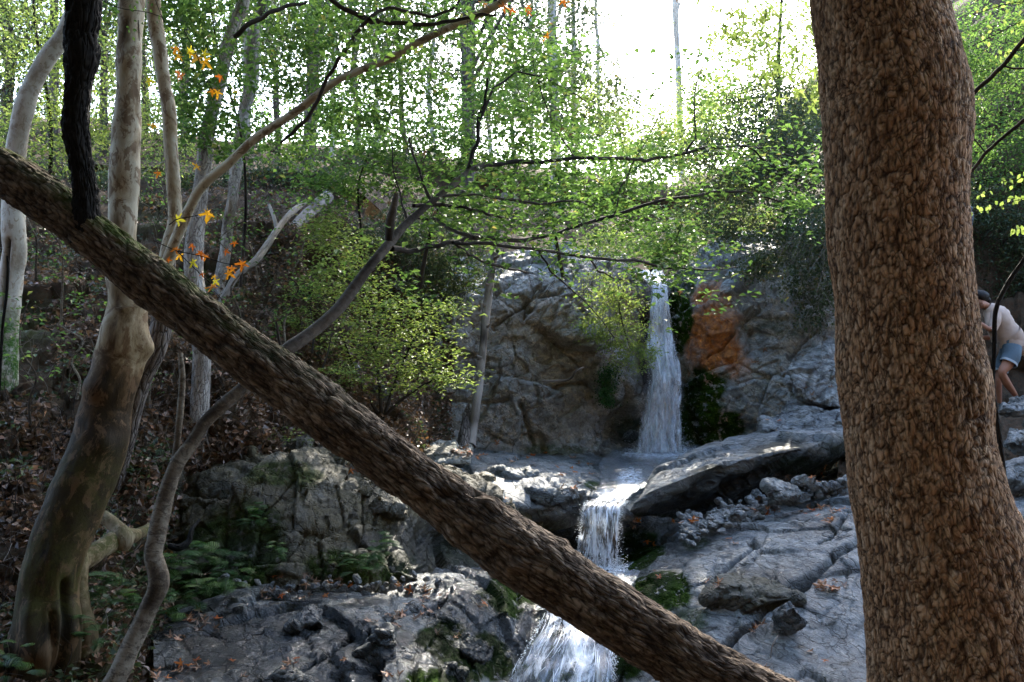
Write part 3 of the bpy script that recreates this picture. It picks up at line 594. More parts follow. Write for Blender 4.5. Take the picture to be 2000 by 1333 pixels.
hullrock('rock_block', [(1488, 818, 11.5), (1530, 800, 11.9), (1610, 785, 12.2), (1700, 785, 12.2), (1720, 800, 11.4), (1700, 838, 11.2), (1600, 850, 11.2), (1500, 848, 11.2), (1490, 835, 11.3), (1700, 860, 12.1), (1500, 860, 12)], 6, M['rock'], 102, .4, .4,
 'pale flat-topped block lying on the upper end of the long tilted slab', 'boulder')
hullrock('boulder', [(1545, 715, 12.2), (1590, 690, 12.3), (1650, 670, 12.3), (1720, 660, 12.3), (1545, 750, 11.9), (1570, 790, 11.8), (1650, 800, 11.7), (1730, 800, 11.7), (1560, 800, 12.6), (1740, 680, 12.9), (1600, 700, 12.9)], 6, M['cliff'], 103, .5, .4,
 'rounded grey boulder at the foot of the right cliff above the pale block', 'boulder', earth=.25)
hullrock('boulder', [(826, 872, 10.6), (860, 862, 11.0), (915, 868, 11), (922, 880, 10.4), (918, 905, 10.3), (850, 908, 10.2), (828, 895, 10.4), (900, 910, 11)], 5, M['cliff'], 104, .2, .3,
 'flat-topped brown boulder on the ledge at the foot of the leaning dead pole', 'boulder', earth=.9, moss=.3)
hullrock('boulder', [(600, 898, 8.6), (640, 884, 8.7), (672, 900, 8.7), (676, 912, 8.5), (610, 908, 8.5), (640, 918, 9), (650, 900, 9.1)], 5, M['rock'], 105, .12, .2,
 'small pale boulder on the rim of the mossy wall above the diagonal trunk', 'boulder')
for i, (x, y, Y, w, h, lb) in enumerate([
 (700, 960, 8.2, 70, 45, 'dark angular boulder bedded in the mossy wall just left of the diagonal trunk'),
 (760, 1000, 8.1, 60, 42, 'brownish boulder low in the mossy wall tucked against the diagonal trunk'),
 (1530, 960, 9.3, 85, 40, 'knobbly grey boulder under the dark edge of the long slab'),
 (1575, 942, 9.35, 46, 26, 'small wedge boulder perched beside the knobbly one under the slab'),
 (1440, 1010, 9.0, 30, 22, 'fist-shaped pale boulder on the gravelly shelf below the slab'),
 (1485, 1145, 7.9, 110, 66, 'broad brown-faced boulder sticking out in the middle of the lower right slabs'),
 (1540, 1210, 7.3, 60, 55, 'dark-sided boulder below the long diagonal crack'),
 (1420, 1190, 7.7, 56, 30, 'low grey boulder left of the long diagonal crack'),
 (590, 1220, 6.4, 90, 50, 'wide low boulder in the left part of the shadowed rocks at the bottom'),
 (740, 1270, 6.0, 110, 70, 'largest lumpy dark boulder at the bottom of the picture left of the lowest cascade'),
 (930, 1270, 6.3, 55, 50, 'pointed boulder with mossy sides beside the lowest cascade'),
 (880, 1320, 5.9, 70, 40, 'half-hidden green-tinged boulder at the bottom edge left of the lowest cascade'),
 (560, 1330, 5.5, 110, 45, 'pale lit slab at the bottom edge among dead leaves'),
 (480, 1195, 6.8, 26, 10, 'small flat bluish stone among leaves below the ferns'),
 (690, 725, 11, 36, 26, 'grey stone half buried in the leafy bank beneath the lime shrub'),
 (740, 765, 11, 40, 30, 'larger grey stone below its neighbour in the leafy bank under the lime shrub'),
 (1985, 800, 10.5, 78, 44, 'grey stone just below the stooping person'),
 (1990, 862, 10.0, 90, 50, 'pale layered stone below the one at the person feet'),
 (2000, 935, 9.5, 110, 64, 'largest pale stone at the right edge behind the big trunk'),
 (1960, 1010, 9.4, 70, 44, 'dark lowest stone tucked behind the right edge of the big scaly trunk'),
 (2060, 830, 10.4, 90, 60, 'grey stone cut off by the right edge beside the person'),
 (215, 1130, 6.9, 30, 26, 'grey stone behind the big plane tree among ferns'),
 (1000, 935, 10.1, 70, 26, 'rounded blue-grey boulder on the ledge left of the stream'),
 (1090, 968, 9.5, 95, 26, 'smooth pale boulder on the lip of the ledge left of the middle cascade'),
 (1225, 850, 13.3, 36, 30, 'dark wet boulder at the left foot of the tall waterfall')]):
    r = np.random.default_rng(500 + i); m = 14; d = r.normal(size=(m, 3)); d /= np.linalg.norm(d, axis=1, keepdims=True); d *= r.uniform(.8, 1.1, (m, 1))
    (x, y, Y, w, h) = (1485, 1165, 7.75, 112, 40) if x == 1485 else (x, y, Y, w, h); c = W(x, y, Y); q_ = .95 if x in (1485, 1090, 1000) else .62; w, h = w * q_, h * q_; sx, sz = w * Y / F, h * Y / F; pts = c + d * np.array([sx, (sx + sz) * .5, sz])
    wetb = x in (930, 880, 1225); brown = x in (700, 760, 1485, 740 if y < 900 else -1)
    hullrock('boulder', pts, 5 if w > 26 else 4, M['wall'] if brown else (M['rock_shaded'] if y > 1180 and x < 1000 else M['rock']), 200 + i, .32 * min(1, sx / .3), max(.12, sx * .9), lb, 'boulder', world=True, earth=.7 if brown else 0, wet=.8 if wetb else (.35 if y > 1180 else 0), moss=.8 if wetb else .12)
# gravelly shelf below the slab
r = np.random.default_rng(77); V0, F0 = ICO[4]; import bmesh as _b
bm = _b.new(); _b.ops.create_icosphere(bm, subdivisions=2, radius=1); gv = np.array([v.co[:] for v in bm.verts]); gf = np.array([[v.index for v in f.verts] for f in bm.faces]); bm.free()
VV, FF, k = [], [], 0
for i in range(420):
    if i < 230: x, y = 1330 + r.uniform(0, 170), 0; y = 1035 - (x - 1330) * .28 + r.normal() * 12; Y = 9.25 - (y - 1010) * .011
    elif i < 330: x, y = r.uniform(420, 860), 0; y = 1160 + r.normal() * 12 - (x - 420) * .03; Y = 7.25
    else: x, y = r.uniform(1500, 1660), 0; y = 975 - (x - 1500) * .2 + r.normal() * 9; Y = 9.5
    s = r.uniform(2.5, 9) ** 1 * Y / F; q = gv * (s * np.array([1.3, 1, .75])); q = q @ rotm(*r.uniform(-1, 1, 3)) * (1 + .25 * r.normal(size=(len(gv), 1)) * .5)
    VV.append(q + W(x, y, Y)); FF.append(gf + k); k += len(gv)
V = np.concatenate(VV); o = mesh('gravel', V, np.concatenate(FF), M['rock'], None, False, {'mask': np.zeros((len(V), 4), np.float32)}); o['kind'] = 'stuff'; o['label'] = 'loose pebbles on the shelf below the long slab'

# ------------------------------------------------------------------ water
def fall(name, rows, nu, nv, mat, seed, bulge=.06, off=0.0, parent=None):
    A = np.array(rows, float)                       # left px, right px, py, Y
    C = crom(A, np.linspace(0, len(A) - 1, nv)); u = np.linspace(0, 1, nu)
    px = C[:, 0:1] + (C[:, 1:2] - C[:, 0:1]) * u[None]; py = np.repeat(C[:, 2:3], nu, 1); Y = C[:, 3:4] - bulge * np.sin(np.pi * u)[None] - off
    P = WA(np.stack([px, py, Y + 0 * px], -1)).reshape(-1, 3)
    w = WA(np.stack([C[:, 0], C[:, 2], C[:, 3]], -1)); s = np.concatenate([[0], np.cumsum(np.linalg.norm(np.diff(w, axis=0), axis=1))])
    ac = np.tile(u * .55, nv) + 0; al = np.repeat(s, nu)
    n = fbm(np.stack([ac * 26, al * 2.2, 0 * al + seed], 1), seed, 3)
    P[:, 1] -= .05 * n; P[:, 0] += .02 * fbm(np.stack([ac * 8, al * 3, 0 * al + seed], 1), seed + 9, 3)
    e = np.clip(np.minimum(np.tile(u, nv), 1 - np.tile(u, nv)) / .22 + .8 * n + .25, 0, 1)
    fl = np.stack([ac + seed * 1.7 + .02 * fbm(np.stack([ac * 5, al * 1.2, 0 * al], 1), seed + 3, 2), al, 0 * al, 0 * al + 1], 1)
    o = mesh(name, P, grid_faces(nu, nv), mat, parent, True, {'flow': fl, 'edge': e}); return o
def waterfall(rows, label, layers, strands, sprayw, seed, first='foam'):
    root = empty('waterfall', label, None, None, 'structure')
    for i in range(layers):
        rr = [(a - i * 3 * (j / len(rows)), b + i * 3 * (j / len(rows)), y, Y) for j, (a, b, y, Y) in enumerate(rows)]
        fall('water_sheet', rr, 44, 90, M[first if i < 1 else 'foam_thin'], seed + i * 5, .05 + .05 * i, .05 * i, root)
    A = np.array(rows, float); r = np.random.default_rng(seed); VV, FF, k = [], [], 0
    for i in range(strands):
        t0 = r.uniform(0, .85); t1 = min(1, t0 + r.uniform(.04, .22)); m = 9; tt = np.linspace(t0, t1, m); C = crom(A, tt * (len(A) - 1)); u = r.uniform(-.04, 1.04) + r.normal() * .03 * np.linspace(0, 1, m) + r.normal() * .012
        P = WA(np.stack([C[:, 0] + (C[:, 1] - C[:, 0]) * u, C[:, 2], C[:, 3] - .10 - .10 * r.uniform() * np.ones(m)], -1)); w = r.uniform(.0008, .003) * np.sin(np.linspace(.15, np.pi - .1, m))
        L = P.copy(); L[:, 0] -= w; R_ = P.copy(); R_[:, 0] += w; Fm = P.copy(); Fm[:, 1] -= w * 1.6
        VV.append(np.stack([L, Fm, R_], 1).reshape(-1, 3)); FF.append(grid_faces(3, m) + k); k += 3 * m
    mesh('water_strands', np.concatenate(VV), np.concatenate(FF), M['froth'], root, True)['kind'] = 'stuff'
    VV, FF, k = [], [], 0; x0, x1, y0, Y0 = A[-1]
    tet = np.array([[1, 1, 1], [1, -1, -1], [-1, 1, -1], [-1, -1, 1]]) * .6; tf = np.array([[0, 1, 2], [0, 2, 3], [0, 3, 1], [1, 3, 2]])
    nd = 1500
    for i in range(nd):
        if r.uniform() < .55: q = W(r.uniform(x0 - sprayw, x1 + sprayw), y0 - abs(r.normal()) * 14 + 3, Y0 - r.uniform(0, .35))
        else:
            C = crom(A, np.array([r.uniform(.2, 1) * (len(A) - 1)]))[0]; sd = r.choice([-1, 1]); q = W((C[0] if sd < 0 else C[1]) + sd * abs(r.normal()) * 5, C[2], C[3] - .12)
        VV.append(q + tet * r.uniform(.0015, .005)); FF.append(tf + k); k += 4
    mesh('spray', np.concatenate(VV), np.concatenate(FF), M['froth'], root, True)['kind'] = 'stuff'
M['froth'] = plain('froth', (.80, .86, .95), .35, .003, 40, .5)
waterfall([(1240, 1290, 527, 14.6), (1256, 1300, 543, 14.05), (1275, 1301, 562, 13.7), (1273, 1304, 600, 13.55), (1269, 1311, 650, 13.5), (1265, 1318, 690, 13.35), (1272, 1324, 735, 13.2), (1264, 1325, 790, 13.15), (1258, 1327, 840, 13.1), (1250, 1332, 884, 13.05)],
 'tall white waterfall dropping over the cliff beside the orange-stained rock', 4, 90, 30, 5)
waterfall([(1180, 1232, 958, 9.9), (1152, 1222, 978, 9.35), (1143, 1210, 992, 9.15), (1138, 1208, 1020, 9.05), (1134, 1206, 1060, 9.0), (1130, 1206, 1112, 8.95)],
 'short broad cascade spilling from the ledge behind the diagonal trunk', 2, 50, 20, 25, 'foam_low')
waterfall([(1066, 1150, 1185, 7.85), (1062, 1172, 1210, 7.4), (1048, 1192, 1240, 7.1), (1024, 1196, 1280, 6.9), (1000, 1196, 1330, 6.7), (980, 1196, 1420, 6.5)],
 'lowest cascade fanning out under the diagonal trunk at the bottom edge', 2, 80, 20, 45, 'foam_low')
def pond(name, rows, nu, nv, foam, amp=.012, label=None):
    V, N, Fc = sheet(rows, nu, nv); V = V + np.array([0, 0, 1.0]) * (amp * fbm(V * 9, 5, 3))[:, None]
    mesh(name, V, orient(Fc, V, np.tile([0, 0, 1.0], (len(V), 1))), M['water'], None, True, {'foam': foam(V)}); ob = bpy.context.scene.objects[-1]
    return ob
def ffoam(pts):
    def f(V):
        px, py = PX(V); m = np.zeros(len(V)) + .2
        for x, y, a, b in pts: m = np.maximum(m, np.exp(-((px - x) / a) ** 2 - ((py - y) / b) ** 2) * 1.3)
        return np.clip(m, 0, 1)
    return f
def pool(rows, nu, nv, foam, label):
    V, N, Fc = sheet(rows, nu, nv); V[:, 2] += .012 * fbm(V * 9, 5, 3)
    o = mesh('stream_water', V, orient(Fc, V, np.tile([0, 0, 1.0], (len(V), 1))), M['water'], None, True, {'foam': foam(V)}); o['kind'] = 'structure'; o['label'] = label
pool([[(1215, 872, 13.9), (1290, 872, 13.9), (1365, 870, 13.8)], [(1190, 885, 13.0), (1285, 886, 12.9), (1360, 884, 12.8)], [(1170, 905, 11.9), (1260, 906, 11.8), (1330, 908, 11.7)], [(1175, 930, 10.9), (1240, 932, 10.8), (1295, 932, 10.8)], [(1165, 958, 9.9), (1210, 956, 9.85), (1250, 955, 9.9)], [(1142, 985, 9.3), (1180, 980, 9.25), (1225, 975, 9.4)]], 90, 130, ffoam([(1288, 882, 75, 13), (1195, 968, 35, 14), (1230, 940, 25, 25)]), 'clear stream running over the ledge from the foot of the tall waterfall')
pool([[(1100, 1108, 9.2), (1170, 1106, 9.2), (1260, 1096, 9.1)], [(1090, 1122, 8.7), (1170, 1124, 8.7), (1250, 1118, 8.7)], [(1070, 1150, 8.2), (1150, 1152, 8.2), (1230, 1148, 8.2)], [(1045, 1190, 7.75), (1120, 1188, 7.7), (1200, 1186, 7.75)]], 60, 60, ffoam([(1170, 1112, 60, 16), (1110, 1185, 60, 12)]), 'small pool between the two lower cascades')

# ------------------------------------------------------------------ near trees
def cloudw(blobs, n, per=30, cr=.2, flat=.5, shell=.3):
    w = np.array([(b[3] * b[4] * b[5]) ** .67 for b in blobs]); w = w / w.sum(); out = []
    for b, f in zip(blobs, w):
        m = max(1, int(n * f / per)); C = np.array(b[:3]) + unit(m) * (rng.uniform(shell, 1, (m, 1)) ** .6) * np.array(b[3:6])
        k = rng.poisson(per, m) + 1; C = np.repeat(C, k, 0); out.append(C + rng.normal(size=C.shape) * np.array([cr, cr, cr * flat]))
    return np.concatenate(out)
STROKES = [((1850, 655), (1876, 712)), ((1878, 655), (1850, 715)), ((1867, 709), (1872, 768)), ((1874, 717), (1899, 768)), ((1872, 748), (1886, 746)), ((1899, 717), (1901, 772)), ((1899, 715), (1919, 764)), ((1901, 744), (1911, 742)),
 ((1886, 778), (1896, 824)), ((1901, 778), (1909, 817)), ((1915, 778), (1925, 820)), ((1886, 777), (1917, 776)), ((1907, 799), (1921, 797)), ((1894, 822), (1927, 817)), ((1878, 792), (1886, 778)),
 ((1900, 832), (1911, 873)), ((1900, 832), (1917, 830)), ((1917, 830), (1921, 852)), ((1907, 854), (1923, 852)), ((1925, 852), (1929, 871)), ((1913, 875), (1929, 869)), ((1894, 684), (1914, 705)),
 ((1935, 895), (1916, 897)), ((1916, 897), (1921, 914)), ((1921, 914), (1937, 914)), ((1937, 914), (1937, 928)), ((1937, 928), (1923, 930))]
def carve_right(V, D):
    px, py = PX(V); k = np.zeros(len(V)); f = D[:, 1] < .15
    for a, b in STROKES: k = np.maximum(k, np.clip(1.35 - segd(px, py, a, b) / 2.6, 0, 1))
    k = np.maximum(k, .9 * np.clip(1 - np.abs(np.hypot((px - 1872) / 1.3, py - 1098) - 15) / 5, 0, 1))
    k = np.maximum(k, .9 * np.clip(1.3 - np.hypot(px - 1814, (py - 524) * 1.4) / 6, 0, 1)); k = np.maximum(k, .8 * np.clip(1.3 - segd(px, py, (1872, 890), (1890, 925)) / 4, 0, 1))
    return k * f
YR = 3.25
rt = empty('plane_tree', 'massive scaly brown trunk standing close by on the right with letters carved in its bark', 'tree')
tp = [(1650, -900, 250), (1660, -600, 240), (1685, -300, 240), (1699, -80, 245), (1711, 0, 257), (1733, 102, 267), (1747, 190, 270), (1749, 306, 258), (1751, 439, 254), (1764, 576, 262), (1774, 678, 268), (1788, 763, 280), (1800, 879, 285), (1821, 999, 291), (1836, 1060, 306), (1865, 1200, 330), (1890, 1340, 372), (1910, 1480, 430), (1930, 1700, 560)]
Q = path([(x, y, YR, w) for x, y, w in tp], 640)
tube('trunk', Q, M['bark_scaly'], rt, 640, 200, d_plates(.022, .055, .0060, 5, carve=carve_right, lump=.06))
crw = cloudw([(1.5, 3.0, 7.6, 2.6, 2.4, 1.2), (3.6, 4.6, 8.6, 2.4, 2.4, 1.4), (1.8, 6.4, 9.2, 2.6, 2.0, 1.3), (4.5, 1.5, 8.0, 2.2, 2.2, 1.3), (.6, .2, 7.4, 2.2, 2.0, 1.0), (-.6, -2.6, 7.0, 2.4, 2.2, 1.1), (2.6, -2.4, 7.2, 2.4, 2.2, 1.2), (0, -5.2, 6.2, 2.8, 2.0, 1.5), (-3.4, -3.4, 6.2, 2.2, 2.4, 1.6), (4.8, -1.8, 6.4, 2.0, 2.4, 1.6)], 24000, 26, .3, .6)  # unseen blobs over and behind the camera added to shade the foreground
leaf_mesh('crown', crw, .17, M['leaf_green'], rt, .9, .5)
for pts in ([(1660, -600, YR, 110), (1500, -900, 3.5, 80), (1400, -1300, 4.2, 40)], [(1660, -650, YR, 120), (1900, -1000, 3.6, 80), (2100, -1400, 4.4, 40)], [(1650, -850, YR, 110), (1640, -1300, 4.2, 80), (1500, -1600, 5.4, 30)]):
    tube('branch', pts, M['bark_scaly'], rt, 24, 10, d_grain(.04, 6, 3))

ld = empty('leaning_tree', 'thick furrowed trunk leaning diagonally across the whole picture in front of the stream', 'tree')
dp = [(-420, 120, 4.3, 84), (-200, 236, 4.15, 88), (-60, 305, 4.05, 92), (20, 345, 4.0, 96), (108, 402, 3.95, 88), (190, 467, 3.9, 90), (273, 532, 3.88, 99), (440, 662, 3.8, 107), (593, 773, 3.75, 112), (740, 882, 3.7, 118), (886, 991, 3.66, 118), (1059, 1110, 3.62, 131), (1243, 1229, 3.6, 130), (1400, 1325, 3.58, 132), (1560, 1412, 3.55, 140), (1700, 1500, 3.5, 150), (1900, 1680, 3.45, 190)]
def moss_diag(V, D):
    px, py = PX(V); return np.clip((D[:, 2] - .30) * 2.2, 0, 1) * np.clip((760 - px) / 300, .0, 1) * np.clip(.9 + .9 * fbm(V * 4, 8, 3), 0, 1)
Q = path([(x, y, Y, w * .90) for x, y, Y, w in dp], 760)
dpw = .95
def diag_disp(V, D, U, R):
    d, at = d_furrow(.020, .11, .0095, 15, moss_diag, .13)(V, D, U, R); px, py = PX(V); fr = D[:, 1] < .1
    for x, y, a, s in ((868, 968, 15, -.035), (835, 955, 22, .016), (930, 962, 13, -.03), (955, 985, 22, .018), (1180, 1195, 11, -.025), (1110, 1060, 16, .02), (640, 770, 10, -.022), (655, 790, 16, .012), (1320, 1230, 18, .02), (420, 600, 16, .014), (1010, 1100, 14, .014)):
        k = np.exp(-((px - x) / a) ** 2 - ((py - y) / (a * .6)) ** 2) * fr; d = d + s * k; at['crack'] = np.maximum(at['crack'], k * (s < 0))
    return d, at
tube('trunk', Q, M['bark_furrow'], ld, 760, 100, diag_disp)
lk = [(176, 470, 3.9, 74), (168, 420, 3.88, 56), (165, 363, 3.87, 46), (156, 300, 3.86, 46), (149, 247, 3.85, 50), (151, 205, 3.84, 48), (153, 165, 3.83, 47), (161, 110, 3.8, 58), (159, 70, 3.8, 55), (163, 33, 3.79, 56), (163, -60, 3.77, 58), (150, -300, 3.7, 56), (170, -700, 3.6, 46)]
tube('branch', lk, M['bark_dark'], ld, 260, 50, d_furrow(.014, .05, .008, 25, None, .14))
crw = cloudw([(-1.6, 3.6, 7.0, 1.8, 1.6, 1.0), (-3.4, 3.0, 6.6, 1.8, 1.8, 1.2), (-2.4, 5.4, 7.4, 2.0, 1.6, 1.0), (-4.6, 5.0, 7.0, 1.6, 1.6, 1.2), (-4.4, 1.0, 5.6, 1.4, 1.8, 1.4), (-2.4, .2, 6.6, 1.8, 1.8, 1.0), (-.6, 1.4, 7.0, 1.6, 1.6, .9), (-5.2, 3.2, 5.0, 1.2, 1.8, 1.6)], 17000, 26, .28, .6)  # crown widened out of view to shade the lower left
leaf_mesh('crown', crw, .17, M['leaf_dark'], ld, .8, .5)
# pale lichen spots on the leaning trunk
for x, y, s in ((365, 640, 7), (440, 673, 5), (478, 687, 5), (503, 713, 5), (363, 632, 4)):
    pass

# the crooked slender tree behind it
BR = {}
ct = empty('crooked_tree', 'slender crooked grey tree behind the leaning trunk, its dark branches spreading over the falls', 'tree')
main = [(150, 1440, 4.75, 50), (225, 1330, 4.8, 42), (255, 1264, 4.85, 37), (292, 1186, 4.9, 38), (310, 1138, 4.92, 43), (299, 1084, 4.95, 35), (306, 1048, 4.97, 34), (317, 999, 5, 34), (328, 955, 5.02, 31), (347, 905, 5.05, 30), (375, 866, 5.08, 27), (400, 826, 5.1, 25), (440, 788, 5.12, 26), (478, 755, 5.15, 25), (520, 718, 5.18, 28), (562, 683, 5.2, 30), (604, 653, 5.25, 27), (655, 610, 5.3, 26), (690, 565, 5.35, 24), (720, 524, 5.4, 22), (757, 480, 5.5, 21), (789, 442, 5.6, 18), (818, 416, 5.7, 16), (858, 383, 5.8, 14), (898, 350, 5.9, 13), (917, 333, 5.95, 12)]
tube('trunk', main[:14], M['bark_grey'], ct, 260, 26, d_grain(.09, 8, 33, .5))
tube('branch', [(x, y, Y, w * (.88 if k > 1 else .97)) for k, (x, y, Y, w) in enumerate(main[12:])], M['bark_limb'], ct, 260, 22, d_grain(.07, 8, 34, .5))
def lerpY(pts, y0, y1):
    n = len(pts); return [(p[0], p[1], y0 + (y1 - y0) * i / (n - 1), p[2]) for i, p in enumerate(pts)]
def wig(pts, n=3, a=3.0, seed=0):
    r = np.random.default_rng(seed); out = [pts[0]]
    for p, q in zip(pts[:-1], pts[1:]):
        for k in range(1, n): f = k / n; out.append(tuple(np.array(p) * (1 - f) + np.array(q) * f + np.array([r.normal() * a * .6, r.normal() * a * .5, 0, 0])))
        out.append(q)
    return out
branches = [
 lerpY([(915, 335, 12), (922, 302, 8), (934, 272, 8), (935, 238, 8), (947, 205, 7), (952, 152, 5)], 5.95, 6.3),
 lerpY([(934, 240, 6), (965, 172, 5), (1010, 141, 4), (1060, 150, 4), (1110, 176, 3), (1160, 208, 2)], 6.15, 7.0),
 lerpY([(915, 333, 12), (957, 322, 10), (1003, 316, 9), (1056, 318, 9), (1122, 309, 8), (1171, 310, 8), (1221, 309, 8), (1261, 315, 7), (1320, 303, 6), (1381, 288, 6), (1456, 286, 5), (1510, 292, 4), (1560, 309, 3), (1620, 316, 2)], 5.95, 8.0),
 lerpY([(1456, 286, 4), (1500, 320, 4), (1545, 345, 3), (1600, 356, 2)], 7.5, 8),
 lerpY([(1340, 300, 5), (1360, 260, 4), (1356, 190, 3), (1380, 95, 2)], 7.1, 7.6),
 lerpY([(765, 486, 13), (802, 491, 10), (845, 481, 9), (884, 473, 9), (924, 465, 9), (1016, 470, 9), (1073, 460, 8), (1138, 439, 7), (1201, 421, 7), (1277, 396, 6), (1340, 385, 6), (1405, 374, 5), (1470, 378, 4), (1530, 398, 3)], 5.5, 7.6),
 lerpY([(884, 474, 8), (954, 476, 7), (1040, 486, 7), (1100, 496, 6), (1181, 506, 6), (1237, 508, 6), (1300, 524, 5), (1380, 528, 4), (1440, 522, 2)], 5.7, 7.5),
 lerpY([(889, 476, 7), (917, 499, 6), (957, 516, 5), (1000, 527, 5), (1040, 534, 3)], 5.75, 6.2),
 lerpY([(925, 464, 8), (891, 453, 7), (868, 440, 7), (850, 428, 6), (800, 425, 4)], 5.75, 6.0),
 lerpY([(808, 402, 8), (850, 400, 7), (891, 403, 7), (940, 412, 6), (980, 426, 5), (1010, 448, 3)], 5.7, 6.4),
 lerpY([(860, 384, 6), (930, 380, 5), (990, 390, 5), (1056, 399, 5), (1115, 393, 4), (1160, 402, 3)], 5.8, 6.6),
 lerpY([(1050, 486, 4), (1075, 530, 4), (1120, 570, 3), (1170, 620, 2), (1200, 660, 2)], 6.3, 6.8),
 lerpY([(1150, 500, 4), (1168, 530, 4), (1200, 545, 3), (1240, 548, 2)], 6.8, 7.2),
 lerpY([(1200, 420, 4), (1210, 370, 3), (1235, 320, 3), (1260, 280, 2), (1290, 220, 2)], 6.9, 7.2),
 lerpY([(1270, 530, 4), (1290, 505, 4), (1320, 470, 3), (1330, 430, 2)], 7.2, 7.4),
 lerpY([(840, 390, 6), (806, 300, 4), (800, 268, 4)], 5.8, 5.9),
 lerpY([(800, 440, 6), (785, 400, 4), (770, 340, 3), (765, 280, 2)], 5.7, 5.9),
 lerpY([(1122, 309, 4), (1090, 260, 3), (1060, 190, 3), (1040, 110, 2)], 6.8, 7.0)]
for i, b in enumerate(branches):
    bb = wig(b, 3, 2.2, i); tube('branch', bb, M['bark_twig'], ct, 14 * len(b), 8, d_grain(.06, 8, 40 + i)); BR[i] = path(bb, 60)[0]
tube('dead_stub', [(760, 470, 5.5, 16), (762, 436, 5.48, 18), (768, 410, 5.46, 15), (775, 378, 5.45, 10)], M['bark_limb'], ct, 40, 12, d_grain(.08, 8, 61))
tube('side_stem', lerpY([(343, 900, 20), (346, 862, 14), (352, 803, 14), (356, 737, 12), (352, 690, 9)], 5.08, 5.2), M['bark_grey'], ct, 60, 12, d_grain(.08, 8, 62))
tube('twig', lerpY([(553, 690, 6), (545, 665, 6), (540, 630, 4)], 5.15, 5.1), M['bark_twig'], ct, 20, 8, d_grain(.08, 8, 62))
def along(Qs, n, sp, down=.3):
    Q = np.concatenate(Qs)[:, :3]; i = rng.integers(0, len(Q), n); return Q[i] + rng.normal(size=(n, 3)) * sp + np.array([0, 0, -sp * down])
def clumped(P, k, cr, flat=.5):
    P = np.repeat(P, k, 0); return P + rng.normal(size=P.shape) * np.array([cr, cr, cr * flat])
P = clumped(along([BR[i] for i in (1, 2, 3, 4, 5, 6, 9, 10, 13, 17, 2, 10)], 520, .18), 8, .07)
P = np.concatenate([P, clumped(along([BR[6][38:], BR[5][45:], BR[14]], 90, .10), 9, .05)])
leaf_mesh('leaves', P, .056, M['leaf_green'], ct, .62, .9)
def twigs(name, starts, n, L, mat, parent, w=.0022, down=.0, seed=1, wigg=.5, dirs=None):
    r = np.random.default_rng(seed); VV, FF, k = [], [], 0; m = 7
    for i in range(n):
        p = starts[r.integers(len(starts))].copy(); d = (dirs if dirs is not None else 0) + r.normal(size=3) * .8; d[2] -= down; d /= np.linalg.norm(d) + 1e-6; pts = [p]
        for j in range(m - 1): d = d + r.normal(size=3) * wigg * .5; d[2] -= down * .1; d /= np.linalg.norm(d); p = p + d * L * r.uniform(.6, 1.2) / m; pts.append(p)
        pts = np.array(pts); ww = w * np.linspace(1, .3, m)[:, None]
        tri = [np.array([1, 0, 0]), np.array([-.5, -.87, .2]), np.array([-.5, .5, .7])]
        VV.append(np.stack([pts + ww * t for t in tri], 1).reshape(-1, 3)); FF.append(grid_faces(3, m, True) + k); k += 3 * m
    V = np.concatenate(VV); o = mesh(name, V, np.concatenate(FF), mat, parent, True, {'cell': np.full(len(V), .5), 'crack': np.zeros(len(V)), 'moss': np.zeros(len(V))}); o['kind'] = 'stuff'; return o
twigs('twigs', np.concatenate([b[10:, :3] for b in BR.values()]), 420, .42, M['bark_twig'], ct, .0022, .15, 3)

# big plane tree on the left with swollen roots
pl = empty('plane_tree', 'big pale mottled tree at the left with a swollen mossy foot and lumpy roots', 'tree')
pm = [(255, -500, 6.4, 44), (258, -200, 6.3, 48), (257, 0, 6.2, 50), (254, 66, 6.15, 47), (252, 132, 6.1, 45), (250, 198, 6.1, 46), (247, 264, 6.05, 50), (244, 330, 6.0, 53), (241, 396, 6.0, 52), (238, 450, 5.95, 54), (237, 520, 5.95, 62), (242, 572, 5.9, 70), (247, 610, 5.9, 82), (244, 655, 5.85, 96), (234, 704, 5.85, 105), (221, 753, 5.8, 102), (208, 803, 5.8, 106), (194, 869, 5.75, 114), (172, 930, 5.7, 116), (145, 982, 5.65, 124), (120, 1050, 5.6, 128), (100, 1118, 5.55, 128), (92, 1169, 5.55, 130), (88, 1254, 5.5, 145), (75, 1340, 5.5, 175), (60, 1450, 5.4, 240)]
def plane_disp(V, D, U, R):
    px, py = PX(V); q = U / np.array([.05, .05, .11]); n = fbm(q * .6, 91, 4)
    d = R * .10 * fbm(V * 3.0, 95, 3) + .006 * n
    for x, y, a, b, s in ((85, 1275, 26, 30, .07), (118, 1225, 22, 50, .06), (140, 1260, 14, 60, .04), (60, 1220, 20, 60, .05), (190, 760, 25, 20, .03), (290, 680, 18, 24, .05), (255, 600, 30, 14, .03), (205, 870, 18, 22, .03)):
        d += s * np.exp(-((px - x) / a) ** 2 - ((py - y) / b) ** 2) * (D[:, 1] < .3)
    d -= .05 * np.exp(-(segd(px, py, (128, 1140), (112, 1330)) / 7) ** 2) + .05 * np.exp(-(segd(px, py, (100, 1200), (104, 1330)) / 5) ** 2)
    ms = .7 * np.clip((py - 840) / 90, 0, 1) * np.clip(.55 + .8 * fbm(V * 3, 99, 3), 0, 1) * np.clip((1250 - py) / 60, .25, 1)
    return d, {'cell': .95 + .5 * n - .6 * np.clip((py - 430) / 200, 0, 1) - 1.3 * np.clip((py - 620) / 280, 0, 1) + .4 * np.clip((py - 1200) / 80, 0, 1) * (px > 70), 'crack': np.clip(-n - .4 + .35 * np.clip((py - 900) / 200, 0, 1), 0, 1), 'moss': ms}
